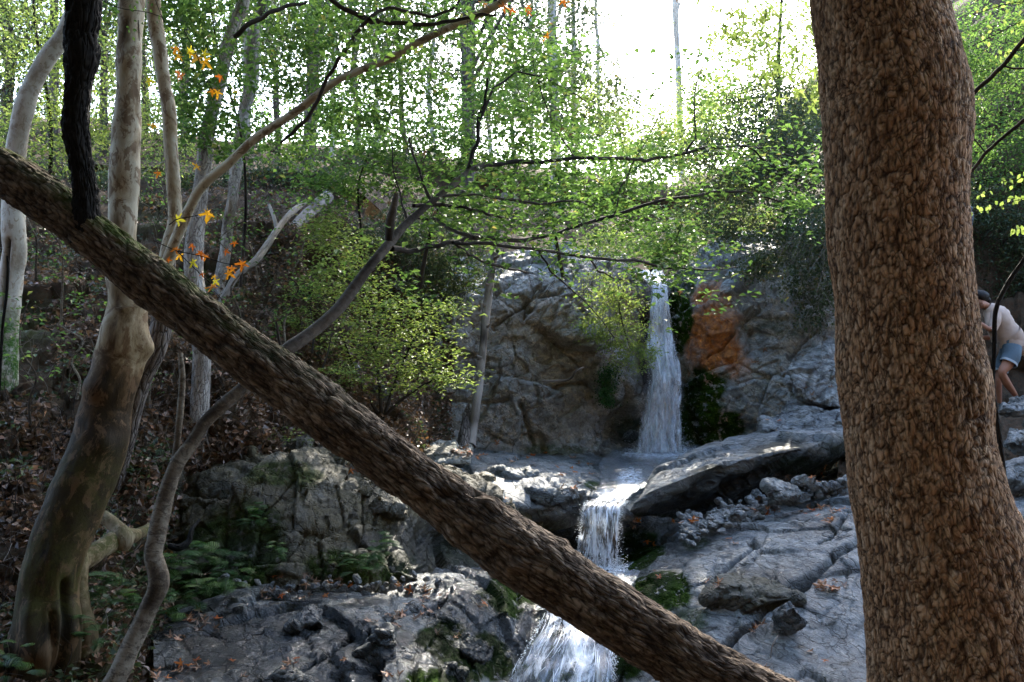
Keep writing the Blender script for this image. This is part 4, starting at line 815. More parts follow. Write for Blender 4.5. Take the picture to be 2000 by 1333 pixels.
tube('trunk', path([(x, y, Y, w * (1 - .12 * (560 < y < 1300))) for x, y, Y, w in pm], 520), M['bark_plane'], pl, 520, 90, plane_disp)
def d_mossy(seed, ms=.9, tone=.3):
    def f(V, D, U, R):
        n = fbm(V * 9, seed, 3); return R * .12 * n, {'cell': tone + .2 * n, 'crack': np.clip(.3 - n, 0, 1) * .5, 'moss': np.clip(ms * (D[:, 2] + .6) + .4 * n, 0, 1)}
    return f
tube('root', [(150, 1080, 5.75, 40), (155, 1152, 5.7, 34), (160, 1203, 5.65, 42), (172, 1260, 5.6, 46), (168, 1330, 5.55, 44), (170, 1450, 5.5, 60)], M['bark_plane'], pl, 90, 26, d_mossy(5, .6, .15))
tube('branch', [(130, 1100, 5.8, 60), (160, 1095, 6.0, 44), (204, 1068, 6.2, 36), (235, 1050, 6.4, 38), (262, 1046, 6.7, 26), (300, 1030, 7.2, 20)], M['bark_plane'], pl, 80, 26, d_mossy(15, .9, .2))
tube('branch', [(185, 1005, 6.5, 22), (205, 1012, 6.4, 26), (228, 1032, 6.35, 30), (243, 1055, 6.3, 36), (240, 1072, 6.3, 26)], M['bark_plane'], pl, 60, 22, d_mossy(16, .5, .5))
crw = cloudw([(-2.6, 7, 8.4, 2.2, 2.0, 1.2), (-5.0, 6.5, 8.6, 2.2, 2.0, 1.4), (-3.6, 9.5, 9.4, 2.6, 2.0, 1.3)], 6500, 26, .3, .6)
leaf_mesh('crown', crw, .14, M['leaf_green'], pl, .9, .5)

# white trunk at the far left
wt = empty('white_tree', 'bright whitish trunk curving up at the left edge with a mossy hollow foot', 'tree')
wp = [(170, -260, 9.0, 30), (165, -80, 8.9, 32), (150, 0, 8.8, 32), (129, 62, 8.7, 33), (92, 112, 8.6, 34), (65, 162, 8.55, 35), (48, 208, 8.5, 38), (38, 257, 8.5, 38), (31, 310, 8.5, 40), (27, 400, 8.45, 44), (26, 440, 8.4, 45), (29, 490, 8.4, 46), (22, 540, 8.4, 44), (16, 605, 8.35, 44), (12, 660, 8.3, 46), (6, 720, 8.25, 54), (0, 780, 8.2, 62), (-6, 850, 8.1, 76)]
def white_disp(V, D, U, R):
    px, py = PX(V); n = fbm(V * 6, 45, 4); k = np.exp(-(segd(px, py, (16, 470), (6, 600)) / 4) ** 2) * (D[:, 1] < 0)
    return R * (.07 * n) - .05 * k, {'cell': .5 + .4 * n, 'crack': np.clip(k * 1.5, 0, 1), 'moss': np.clip((py - 590) / 50, 0, 1)}
tube('trunk', wp, M['bark_white'], wt, 240, 40, white_disp)
leaf_mesh('crown', cloudw([(-4.6, 8.5, 8.4, 2.0, 1.8, 1.2), (-6.4, 8.0, 8.6, 2, 2, 1.2)], 3500, 26, .3, .6), .13, M['leaf_green'], wt, .9, .5)
tube('dead_twig', [(14, 500, 4.4, 4), (16, 525, 4.4, 6), (13, 575, 4.4, 6), (6, 630, 4.4, 6), (2, 690, 4.4, 7), (-4, 800, 4.4, 7)], M['bark_dark'], None, 40, 8, d_grain(.06, 8, 3))
tag(bpy.context.scene.objects['dead_twig'], 'thin crooked dark dead twig standing in front of the white trunk', 'twig')

# two-stemmed tree: pale upright stem and the long arching limb
ar = empty('forked_tree', 'two-stemmed pale tree behind the leaning trunk with one long limb arching to the upper right', 'tree')
tube('trunk', [(190, 1040, 7.5, 48), (205, 985, 7.5, 46), (235, 880, 7.5, 46), (268, 760, 7.4, 44), (300, 690, 7.35, 42), (318, 620, 7.3, 40), (322, 550, 7.25, 40), (324, 500, 7.2, 36)], M['bark_pine'], ar, 120, 22, d_grain(.06, 6, 71))
tube('branch', [(324, 515, 7.2, 32), (334, 470, 7.2, 30), (342, 429, 7.2, 27), (339, 363, 7.2, 27), (333, 281, 7.2, 27), (330, 215, 7.2, 26), (321, 165, 7.2, 25), (312, 99, 7.2, 28), (302, 33, 7.2, 28), (296, -60, 7.2, 28), (290, -300, 7.2, 24)], M['bark_plane'], ar, 200, 26, lambda V, D, U, R: (R * .08 * fbm(V * 6, 12, 3), {'cell': .85 + .4 * fbm(V * 7, 13, 3), 'crack': np.zeros(len(V)), 'moss': np.zeros(len(V))}))
tube('branch', [(322, 525, 7.15, 24), (333, 495, 7.1, 21), (345, 463, 7.0, 21), (358, 434, 6.95, 21), (372, 404, 6.9, 20), (396, 363, 6.8, 20), (446, 320, 6.7, 18), (495, 274, 6.6, 17), (540, 243, 6.5, 17), (578, 219, 6.4, 16), (627, 180, 6.3, 15), (660, 157, 6.2, 14), (703, 138, 6.1, 14), (759, 116, 6.0, 15), (825, 79, 5.9, 14), (891, 48, 5.8, 14), (950, 21, 5.7, 15), (983, 2, 5.65, 15), (1030, -40, 5.6, 15), (1120, -130, 5.5, 14)], M['bark_plane'], ar, 320, 22, lambda V, D, U, R: (R * .07 * fbm(V * 7, 22, 3), {'cell': .9 + .3 * fbm(V * 8, 23, 3), 'crack': np.zeros(len(V)), 'moss': np.zeros(len(V))}))
leaf_mesh('crown', cloudw([(-1.2, 7.2, 7.6, 2.0, 1.6, 1.0), (-2.6, 7.8, 9.0, 2, 2, 1.2), (0.3, 5.0, 7.6, 1.8, 1.8, 1.0)], 8000, 26, .3, .6), .17, M['leaf_green'], ar, .9, .5)
# dark branches crossing the top, hanging from a tree beyond the frame
dk = empty('overhanging_branch', 'dark bare knotty branch reaching in from the top edge across the arching limb', 'branch')
for i, b in enumerate([lerpY([(590, -60, 12), (640, -10, 11), (662, 12, 10), (700, 30, 10), (720, 40, 12), (745, 45, 9), (800, 47, 9), (852, 47, 8), (900, 38, 7), (940, 28, 6), (970, 30, 4)], 5.3, 5.6),
    lerpY([(720, 38, 9), (700, 60, 8), (680, 90, 8), (660, 118, 8), (640, 150, 7), (622, 195, 8), (600, 232, 8), (570, 262, 7), (548, 279, 5)], 5.35, 5.8),
    lerpY([(722, 38, 8), (740, 22, 7), (770, 16, 7), (800, 25, 7), (845, 33, 6), (880, 20, 5), (905, -10, 4)], 5.35, 5.6),
    lerpY([(600, 4, 5), (560, 12, 8), (525, 25, 9), (490, 45, 10), (460, 72, 11)], 7.6, 8.4)]):
    tube('branch', wig(b, 3, 2.0, 60 + i), M['bark_twig'], dk, 120, 10, d_grain(.07, 8, 80 + i)); BR[100 + i] = path(b, 60)[0]
twigs('twigs', np.concatenate([BR[100][:, :3], BR[102][:, :3]]), 60, .3, M['bark_twig'], dk, .002, .1, 4)
P = clumped(along([BR[100], BR[102]], 45, .16), 8, .06); leaf_mesh('leaves', P, .05, M['leaf_green'], dk, .65, .8)
# right edge stems
sp_ = empty('sapling', 'thin dark curved sapling stem in front of the stooping person at the right edge', 'sapling')
tube('stem', [(2060, 420, 4.2, 7), (2020, 470, 4.2, 8), (2000, 508, 4.2, 8), (1976, 542, 4.2, 9), (1960, 570, 4.2, 9), (1950, 590, 4.2, 9), (1943, 620, 4.2, 9), (1942, 678, 4.2, 9), (1939, 746, 4.2, 9), (1944, 797, 4.2, 9), (1953, 865, 4.2, 10), (1962, 940, 4.2, 10), (1968, 1060, 4.2, 11), (1975, 1300, 4.2, 12)], M['bark_dark'], sp_, 140, 10, d_grain(.06, 8, 5))
rb = empty('hanging_limb', 'pair of dark branches slanting up to the right edge beside the big scaly trunk', 'branch')
tube('branch', wig([(1850, 250, 4.9, 9), (1884, 200, 4.8, 9), (1922, 163, 4.7, 9), (1959, 129, 4.6, 9), (2000, 78, 4.5, 10), (2080, -20, 4.4, 11)], 3, 1.5, 5), M['bark_twig'], rb, 60, 10, d_grain(.06, 8, 6))
tube('branch', wig([(1860, 390, 4.9, 6), (1881, 354, 4.8, 6), (1925, 299, 4.7, 7), (1959, 269, 4.6, 7), (2000, 235, 4.5, 8), (2080, 170, 4.4, 9)], 3, 1.5, 6), M['bark_twig'], rb, 60, 10, d_grain(.06, 8, 7))
tube('branch', lerpY([(1959, 129, 5), (1980, 134, 4), (2010, 133, 4)], 4.6, 4.6), M['bark_twig'], rb, 14, 8, d_grain(.06, 8, 7))
tube('branch', lerpY([(1925, 299, 3), (1905, 275, 3), (1884, 255, 2)], 4.7, 4.7), M['bark_twig'], rb, 14, 8, d_grain(.06, 8, 7))
# leaning dead pole against the cliff, fallen branch on the bank
pole = empty('dead_pole', 'straight dead grey pole leaning against the cliff left of the tall waterfall', 'dead trunk')
tube('trunk', [(985, 380, 13.0, 12), (974, 440, 12.8, 12), (967, 490, 12.7, 14), (959, 539, 12.5, 15), (950, 605, 12.3, 16), (944, 671, 12.1, 16), (939, 720, 12.0, 16), (931, 787, 11.8, 17), (924, 836, 11.7, 18), (918, 872, 11.5, 20)], M['deadwood'], pole, 160, 16, d_grain(.07, 8, 55))
tube('stump', [(916, 790, 11.9, 6), (912, 815, 11.8, 18), (908, 850, 11.6, 26), (905, 885, 11.4, 32)], M['bark_pine'], pole, 40, 16, d_grain(.18, 8, 56))
for y, s in ((505, 1), (560, -1), (640, 1), (700, -1), (735, 1), (600, -1)):
    x = np.interp(y, [440, 872], [974, 918]); Yq = np.interp(y, [440, 872], [12.8, 11.5]); tube('knot', [(x, y, Yq - .02, 7), (x + 6 * s, y - 3, Yq - .05, 6), (x + 10 * s, y - 7, Yq - .06, 3)], M['deadwood'], pole, 8, 7, d_grain(.06, 8, 7))
fb = empty('fallen_branch', 'bent pale fallen branch slanting up the leafy bank above the leaning trunk', 'branch')
tube('stem', [(425, 600, 10.2, 16), (439, 579, 10.3, 15), (462, 539, 10.5, 14), (495, 513, 10.8, 14), (521, 480, 11.2, 13), (541, 450, 11.6, 12), (565, 420, 12.2, 12), (595, 395, 13, 10)], M['deadwood'], fb, 90, 14, d_grain(.1, 8, 57))
tube('stem', [(541, 450, 11.6, 9), (535, 425, 11.8, 7), (525, 400, 12, 5)], M['deadwood'], fb, 20, 8, d_grain(.1, 8, 58))
lg = empty('fallen_log', 'broken grey log lying on the crest of the leafy bank left of the green canopy', 'log')
tube('trunk', [(540, 478, 12.2, 16), (570, 450, 12.6, 20), (600, 420, 13.2, 24), (640, 385, 14, 24)], M['deadwood'], lg, 60, 16, d_grain(.14, 8, 59))
# small debris stem and roots near the mossy wall
for i, (pts, lb) in enumerate([([(330, 1066, 6.8, 12), (350, 1070, 6.8, 14), (368, 1058, 6.85, 12), (375, 1035, 6.9, 9), (390, 1015, 7.0, 6)], 'dark bent root sticking out below the mossy wall behind the crooked tree'),
    ([(1505, 1285, 6.7, 2.5), (1508, 1262, 6.7, 3), (1514, 1250, 6.72, 3), (1519, 1243, 6.75, 2)], 'short white twig standing on the rocks low down beside the big right trunk'),
    ([(1010, 935, 12.6, 4), (1060, 745, 12.7, 4), (1110, 742, 12.6, 4), (1125, 725, 12.5, 4), (1140, 718, 12.5, 3)][1:], 'thin pale crooked twig lying across the cliff face')]):
    o = tube('dead_twig', pts, M['deadwood'] if i else M['bark_dark'], None, 30, 8, d_grain(.1, 8, 7)); tag(o, lb, 'twig')

# ------------------------------------------------------------------ trees further back
def tree(name, label, trunk, mat, blobs, n, leaf, lmat, per=30, cr=.2, seg=16, rn=110, flat=.6, asp=.6, up=.35, branch=0, amp=.08, grp=None, shell=.45):
    t = empty(name, label, 'tree', grp)
    tube('trunk', trunk, mat, t, rn, seg, d_grain(amp, 7, int(abs(trunk[0][0])) % 97, .35)); Q = path(trunk, 60)[0]
    r = np.random.default_rng(int(abs(trunk[0][0])) + 3)
    C = cloud(blobs, n, per, cr, flat, shell) if n else np.zeros((0, 3))
    for j in range(branch):
        i = r.integers(2, 40); a = Q[i, :3]; b = C[r.integers(len(C))]; mid = (a + b) / 2 + np.array([0, 0, .15]); w0 = Q[i, 3] * .4
        A = np.array([[*a, w0], [*(a * .6 + mid * .4 + r.normal(size=3) * .05), w0 * .8], [*(mid + r.normal(size=3) * .08), w0 * .55], [*b, w0 * .25]]); D = crom(A, np.linspace(0, 3, 24))
        V, Fc, at = tube_arr(D, np.linspace(0, 1, 24), 6, d_grain(.08, 7, j)); mesh('branch', V, Fc[:23 * 6], mat, t, True, at)
    if n: leaf_mesh('crown', C, leaf, lmat, t, asp, up); twigs('twigs', C, 70, 1.1, mat, t, .0045, -.1, 7 + int(abs(trunk[0][0])) % 50, .35)
    return t
T1 = [(500, -200, 9.6, 22), (475, 0, 9.3, 26), (463, 33, 9.25, 23), (452, 66, 9.2, 26), (440, 110, 9.15, 24), (432, 148, 9.1, 24), (420, 195, 9.05, 25), (410, 235, 9.0, 28), (402, 285, 8.95, 28), (396, 340, 8.9, 30), (385, 430, 8.8, 34), (378, 520, 8.7, 36), (386, 600, 8.65, 36), (394, 690, 8.6, 37), (391, 770, 8.6, 38), (386, 836, 8.55, 36), (372, 920, 8.5, 38), (360, 1010, 8.4, 40)]
tree('bank_tree', 'grey rough trunk rising straight up from the leafy bank just right of the forked tree', T1, M['bark_ash'], [(470, -120, 9.4, 1.6, 1.2, 1.0), (520, -420, 9.8, 2.2, 1.6, 1.4)], 5000, .09, M['leaf_green'], seg=26, rn=200)
T2 = [(520, -200, 11.6, 22), (515, 0, 11.5, 24), (505, 35, 11.5, 22), (495, 66, 11.4, 26), (492, 110, 11.4, 32), (493, 148, 11.35, 30), (488, 180, 11.3, 28), (478, 215, 11.3, 26), (474, 262, 11.25, 32), (467, 290, 11.25, 25), (459, 346, 11.2, 23), (452, 400, 11.1, 23), (445, 440, 11.1, 23), (440, 490, 11, 22), (431, 540, 10.9, 24), (424, 590, 10.6, 26)]
tree('bank_tree', 'shaggy grey trunk with dark knots standing right of the straight bank tree', T2, M['bark_ash'], [(560, -100, 11.5, 1.5, 1.2, .9), (500, -450, 12, 2.2, 1.6, 1.4)], 5000, .08, M['leaf_green'], seg=26, rn=200, amp=.16)
tree('pine_tree', 'tall hazy grey pine trunk on the crest beside the patch of sky left of centre', [(622, -260, 17, 20), (614, 0, 17, 22), (611, 60, 17, 23), (611, 165, 17, 24), (606, 264, 17, 26), (597, 345, 17, 30), (590, 380, 17, 34)], M['bark_pine'], [(640, 60, 17, 1.4, 1.2, 1.6), (560, -60, 17, 2, 1.4, 1.6)], 9000, .075, M['leaf_dark'], branch=6)
tree('pine_tree', 'pale pine trunk standing near the picture centre behind the top of the green canopy', [(920, -240, 20, 22), (914, 0, 20, 26), (914, 66, 20, 28), (915, 200, 20, 28), (913, 330, 20, 30), (912, 430, 20, 30)], M['bark_pine'], [(900, 60, 20, 2.0, 1.4, 1.5), (990, -60, 20, 1.8, 1.4, 1.4)], 9000, .075, M['leaf_dark'], branch=6)
tree('pine_tree', 'faint pine trunk right of the centre pine in front of the bright sky', [(1075, -200, 24, 14), (1078, 0, 24, 18), (1080, 148, 24, 20), (1085, 300, 24, 22), (1088, 420, 24, 22)], M['bark_white'], [(1060, 90, 24, 1.4, 1.2, 2.2), (1120, 200, 24, 1.6, 1.2, 1.4), (1000, -400, 24, 3, 2, 2.2)], 11000, .10, M['leaf_dark'], branch=5)  # pale bark stands in for haze over the trunk
tree('pine_tree', 'thinnest faint trunk between the centre pines and the bright hole of sky', [(1118, -100, 27, 8), (1120, 80, 27, 9), (1121, 230, 27, 10), (1122, 400, 27, 11)], M['bark_white'], [(1150, 180, 27, 1.6, 1.2, 1.2), (1100, -300, 27, 3, 2, 2.2), (1300, -420, 27, 3, 2, 2)], 9000, .13, M['leaf_dark'], branch=4)  # bark paled to paint in the distant haze
tree('pine_tree', 'washed-out pine trunk inside the bright hole of sky', [(1312, -160, 34, 11), (1318, 0, 34, 12), (1325, 150, 34, 12), (1330, 300, 34, 13), (1334, 440, 34, 15)], M['bark_white'], [(1290, -260, 34, 3.0, 3, 2.2), (1500, -480, 34, 4, 3, 3), (1200, -560, 33, 4, 3, 3), (1350, -800, 33, 4, 3, 3)], 11000, .20, M['leaf_dark'], branch=5)  # pale bark paints in haze; unseen high crown added to block sun
for x, y0, Yq, w, lb in [(20, 340, 19, 26, 'dark trunk in the forest behind the top of the white trunk'), (110, 345, 17, 22, 'slim dark trunk between the white trunk and the dark upright branch'), (205, 350, 18, 18, 'slim trunk in the forest just left of the big pale tree'), (285, 350, 21, 16, 'thin trunk seen between the big pale tree and the forked tree'), (365, 350, 19, 20, 'thin dark trunk right of the pale upright stem'), (540, 352, 22, 14, 'thin trunk on the crest between the shaggy trunk and the tall hazy pine'), (700, 365, 23, 14, 'thin distant trunk under the arching limb'), (790, 385, 21, 12, 'thin distant trunk above the green canopy left of centre'), (1010, 420, 26, 10, 'thin distant trunk right of the pale centre pine'), (-90, 340, 16, 30, 'thick forest trunk beyond the left edge'), (655, 375, 28, 12, 'slender far trunk right of the tall hazy pine'), (745, 385, 30, 10, 'slender far trunk between the arching limb and the canopy'), (850, 400, 28, 11, 'slender far trunk left of the pale centre pine'), (965, 410, 31, 10, 'slender far trunk just right of the pale centre pine'), (1045, 430, 29, 10, 'slender far trunk left of the faint white trunk'), (1180, 440, 30, 10, 'slender far trunk at the left rim of the bright sky'), (490, 360, 28, 14, 'slender far trunk seen behind the shaggy trunk')]:
    r = np.random.default_rng(int(x) + 200); tr = [(x + r.uniform(-14, 14) - 10, -260, Yq, w * .6)] + [(x + r.uniform(-7, 7) - (y0 - y) * .03, y, Yq, w * (.7 + .3 * y / y0)) for y in np.linspace(0, y0, 6)] + [(x, y0 + 40, Yq, w * 1.3)]
    left = x < 500
    slim = Yq > 27
    bl = [(x + r.uniform(-60, 60), r.uniform(-80, 60), Yq, 1.6, 1.2, 1.3), (x + r.uniform(-80, 80), r.uniform(60, 200), Yq + 1, 1.3, 1.0, .9), (x + r.uniform(-80, 80), r.uniform(200, 310), Yq - .5, 1.1, .9, .6), (x + r.uniform(-120, 120), -330, Yq, 2.4, 2, 1.8)]
    tree('forest_tree', lb, tr, M['bark_white' if slim else 'bark_pine'], bl if left and not slim else bl[:3], 1800 if slim else 12000 if left else 6000, .075 if left else .08, M['leaf_dark'], grp='trees of the forest on the crest', branch=7, seg=10, rn=60)

# ------------------------------------------------------------------ undergrowth and foliage masses in view
def shrub(name, label, cat, blobs, n, leaf, lmat, stems=(), per=30, cr=.15, flat=.5, asp=.55, up=.5, tw=0, twl=.4, shell=.3, smat='bark_twig', down=0.1):
    t = empty(name, label, cat)
    C = cloud(blobs, n, per, cr, flat, shell)
    for s in stems: tube('stem', s, M[smat], t, 40, 8, d_grain(.08, 8, 5))
    leaf_mesh('foliage', C, leaf, lmat, t, asp, up)
    if tw: twigs('twigs', C, tw, twl, M[smat], t, .0028, down, int(n) % 91)
    return t
shrub('hornbeam', 'broad bright green leafy young tree over the cliff top behind the dark crooked branches', 'tree',
      [(700, 330, 11.5, .75, .6, .42), (820, 300, 11.5, .8, .6, .45), (940, 260, 11.8, .8, .6, .55), (1060, 300, 12, .8, .6, .5), (1160, 370, 12, .75, .5, .35), (1000, 400, 11.6, 1.0, .5, .35), (860, 410, 11.2, .6, .4, .25), (1240, 350, 12.2, .5, .5, .5), (700, 250, 12.6, .6, .5, .35), (1000, 190, 12.4, .7, .5, .4), (1220, 430, 12.4, .55, .4, .25), (640, 380, 11.8, .5, .4, .25), (1290, 470, 12.6, .45, .3, .25)], 12500, .074, M['leaf_green'],
      [[(820, 560, 12.2, 9), (835, 480, 12, 8), (860, 400, 11.8, 7), (905, 300, 11.8, 4)], [(1100, 540, 12.6, 8), (1085, 460, 12.3, 7), (1080, 380, 12.1, 5), (1130, 280, 12, 3)], [(700, 560, 12.4, 8), (705, 460, 12, 6), (700, 360, 11.7, 4), (730, 280, 11.7, 3)]], 16, .13, .35, .62, .8, 260, .6)
shrub('lime_shrub', 'large pale lime green shrub with layered sprays on the bank left of the cliff', 'shrub',
      [(740, 600, 10.4, .55, .45, .42), (820, 640, 10.4, .5, .4, .42), (700, 500, 10.8, .45, .4, .3), (660, 560, 10.6, .35, .3, .3), (850, 730, 10.2, .4, .35, .28), (760, 720, 10.2, .5, .4, .32), (640, 470, 11.2, .3, .3, .25), (900, 745, 10.3, .22, .2, .10), (880, 600, 10.6, .25, .2, .10), (640, 430, 11.6, .28, .3, .22), (690, 670, 10.3, .45, .3, .3), (600, 560, 10.8, .3, .3, .2), (620, 450, 11.4, .25, .3, .2)], 5600, .060, M['leaf_lime'],
      [[(745, 815, 10.3, 8), (740, 740, 10.4, 7), (725, 650, 10.5, 5), (700, 520, 10.8, 3)], [(750, 815, 10.3, 8), (775, 740, 10.4, 6), (810, 660, 10.4, 4), (860, 600, 10.5, 2)], [(748, 815, 10.3, 7), (800, 770, 10.2, 6), (860, 740, 10.2, 4), (920, 745, 10.3, 2)], [(742, 815, 10.3, 7), (700, 740, 10.4, 5), (665, 640, 10.6, 4), (640, 520, 11, 2)]], 9, .11, .30, .5, 1.1, 260, .5, .1)
shrub('lime_shrub', 'low straggly yellow-green shrub on the bank at the left end of the lime sprays', 'shrub', [(605, 620, 10.5, .35, .3, .12), (560, 640, 10.4, .3, .3, .10), (640, 740, 9.8, .35, .3, .16), (570, 850, 9.0, .3, .25, .1)], 1500, .042, M['leaf_lime'], [[(610, 690, 10.2, 4), (612, 650, 10.3, 3), (606, 600, 10.5, 2)], [(630, 720, 10, 4), (640, 690, 10, 3), (648, 650, 10, 2)]], 13, .10, .16, .5, 1.6, 40, .4)
shrub('cliff_shrub', 'bright green shrub hanging down the cliff immediately left of the tall waterfall', 'shrub', [(1200, 600, 12.7, .32, .2, .3), (1220, 660, 12.6, .35, .2, .25), (1240, 700, 12.6, .3, .2, .2), (1180, 560, 12.7, .3, .2, .2), (1160, 640, 12.8, .25, .2, .2)], 2900, .05, M['leaf_lime'], [[(1225, 540, 12.9, 4), (1210, 600, 12.7, 4), (1230, 680, 12.6, 2)]], 12, .09, .5, .5, .6, 160, .5, smat='bark_grey', down=.6)
shrub('maidenhair_fern', 'small dark green fern cushion hanging on the cliff below the bright shrub', 'fern', [(1190, 735, 12.75, .11, .1, .14), (1186, 775, 12.7, .09, .1, .14)], 1400, .03, M['leaf_fern'], (), 14, .05, .6, .7, .3)
shrub('evergreen_bush', 'dark evergreen thicket on top of the right cliff beside the bright hillside', 'bush', [(1440, 300, 13.8, .8, .6, .5), (1530, 360, 13.4, .7, .6, .5), (1400, 400, 14.4, .7, .6, .35), (1590, 290, 13.4, .6, .6, .55), (1500, 220, 14.6, .8, .6, .5), (1580, 430, 12.9, .5, .4, .3), (1450, 450, 13.6, .6, .4, .22), (1540, 470, 13.0, .5, .3, .25), (1600, 510, 12.5, .3, .3, .3)], 20000, .062, M['leaf_dark'], (), 22, .14, .6, .45, .4, 420, .8, down=.5, smat='bark_grey')
shrub('ivy', 'grey-green creeper trailing over the right cliff beside the big scaly trunk', 'creeper', [(1600, 450, 12.2, .3, .25, .4), (1560, 560, 12.4, .3, .12, .25), (1500, 520, 12.9, .25, .1, .2), (1620, 540, 12.2, .2, .2, .4), (1470, 520, 12.9, .3, .12, .14), (1590, 610, 12.3, .2, .12, .2)], 3600, .05, M['leaf_dark'], (), 10, .09, .7, .6, .3, 220, .9, down=1.2, smat='deadwood')
shrub('sunlit_tree', 'yellow-green sunlit foliage beyond the cliff top under the hole of sky', 'tree', [(1450, 130, 17, 1.1, 1, .9), (1540, 60, 16, 1.0, 1, .9), (1360, 250, 18, .9, .9, .5), (1300, 330, 18, .9, .9, .45), (1420, 330, 17, .9, .8, .5), (1560, 180, 16, .8, .8, .7), (1250, 260, 20, .9, .9, .5), (1330, 235, 24, 1.4, 1, .6), (1230, 320, 22, 1.3, 1, .5), (1400, 180, 24, 1.2, 1, .7), (1160, 230, 24, 1, 1, .6)], 19000, .07, M['leaf_lime'], [[(1540, 460, 16.5, 14), (1535, 300, 16.5, 12), (1520, 160, 16.5, 9), (1530, -60, 16.5, 6)]], 20, .16, .5, .6, .5, 150, .8)
shrub('pale_tree', 'pale yellowish foliage filling the foot of the bright sky gap above the falls', 'tree', [(1180, 270, 26, 2.0, 1, .6), (1330, 290, 26, 2.0, 1, .45), (1430, 230, 25, 1.6, 1, .8), (1120, 180, 27, 1.2, 1, .8)], 7000, .10, M['leaf_lime'], [[(1230, 460, 26, 8), (1225, 330, 26, 6), (1200, 220, 26, 4)]], 16, .25, .5, .6, .5, 120, 1.0)
shrub('sunlit_bush', 'sunlit low bushes on the ground just above the waterfall lip', 'bush', [(1380, 440, 15.6, .7, .5, .25), (1300, 480, 15.2, .5, .4, .2), (1200, 480, 15, .7, .5, .25), (1460, 430, 16.6, .8, .6, .25), (1340, 500, 14.7, .3, .3, .12)], 6000, .055, M['leaf_lime'], (), 14, .12, .5, .55, .5, 120, .5)
shrub('hillside_bush', 'dense green bush high up at the right edge behind the slanting branches', 'bush', [(1920, 80, 15.2, .8, .6, .8), (2000, 160, 15, .9, .6, .8), (1910, 260, 14.8, .7, .5, .6), (1990, 330, 14.6, .8, .6, .6), (2080, 60, 15, 1, .6, 1.0), (1870, 160, 15.4, .6, .5, .8), (2100, 280, 14.6, .9, .6, .8)], 17000, .06, M['leaf_green'], (), 22, .15, .6, .5, .5, 200, .7, smat='bark_grey')
shrub('evergreen_bush', 'nearly black-green bush on the shaded bank behind the stooping person', 'bush', [(1940, 470, 14.3, .8, .5, .6), (2020, 520, 14.2, .8, .4, .6), (1900, 420, 14.4, .6, .5, .5), (2100, 480, 14, .9, .5, .8), (1960, 580, 14.3, .6, .3, .3)], 9000, .06, M['leaf_dark'], (), 22, .15, .6, .5, .4, 200, .6, smat='bark_grey')
shrub('evergreen_bush', 'dark bush clinging to the bank below the cliff top left of the dead pole', 'bush', [(860, 480, 13, .6, .4, .3), (850, 560, 12.7, .5, .3, .35), (900, 530, 12.9, .4, .3, .3), (760, 460, 13, .6, .4, .3)], 8000, .05, M['leaf_dark'], (), 20, .13, .6, .5, .4, 160, .5)
shrub('evergreen_bush', 'low green thicket along the crest of the leafy bank at the left', 'bush', [(100, 360, 14.6, 1.2, .5, .35), (300, 370, 14.6, 1.2, .5, .35), (470, 360, 14.8, 1.0, .5, .35), (620, 350, 14.8, 1.0, .5, .3), (-60, 380, 14.4, 1, .5, .5)], 14000, .06, M['leaf_dark'], (), 22, .15, .6, .5, .4, 260, .6)
shrub('maple_tree', 'leafy young tree with bright green leaves in front of the forest at upper left', 'tree', [(430, 130, 8.6, .35, .3, .3), (380, 60, 8.6, .35, .3, .3), (300, 20, 8.2, .3, .3, .15), (450, 260, 8.8, .3, .3, .25), (380, 220, 8.6, .25, .3, .25), (560, 120, 9.5, .4, .3, .4), (640, 60, 9.8, .5, .3, .35), (700, 200, 10.5, .5, .4, .4), (800, 160, 10.5, .5, .4, .4), (560, 280, 10.5, .4, .4, .25), (1000, 90, 10.5, .6, .4, .4), (820, 20, 10, .6, .4, .3)], 7500, .068, M['leaf_green'], [[(470, 560, 10.3, 7), (480, 400, 10, 6), (470, 260, 9.6, 5), (430, 120, 9, 3), (400, -60, 8.6, 3)]], 11, .13, .5, .62, .6, 160, .6)
shrub('maple_tree', 'yellow-brown speckled foliage in the forest behind the dark upright branch', 'tree', [(60, 60, 12, .9, .6, .7), (180, 160, 12.5, .6, .6, .8), (90, 260, 12.5, .9, .6, .5), (330, 260, 13, .5, .5, .6), (360, 110, 12.5, .5, .4, .5)], 9000, .055, M['leaf_lime'], [[(90, 420, 13, 9), (100, 250, 12.6, 8), (70, 60, 12.3, 6), (60, -90, 12.2, 5)]], 14, .14, .5, .5, .5, 220, .7)

C = cloud([(60, 180, 32, 6, 2, 2.0), (330, 220, 34, 5, 2, 1.7), (-400, 150, 30, 7, 2, 3), (600, 270, 38, 4.5, 2, 1.3), (150, 40, 36, 6, 2, 1.6), (480, 60, 40, 4, 2, 1.5), (820, 310, 40, 6, 2, 1.3), (1080, 330, 42, 5, 2, 1.3), (880, 180, 44, 5, 2, 1.2)], 26000, 24, .35, .6)
leaf_mesh('forest', C, .15, M['leaf_green'], None, .6, .3)['label'] = 'far woods behind the crest'
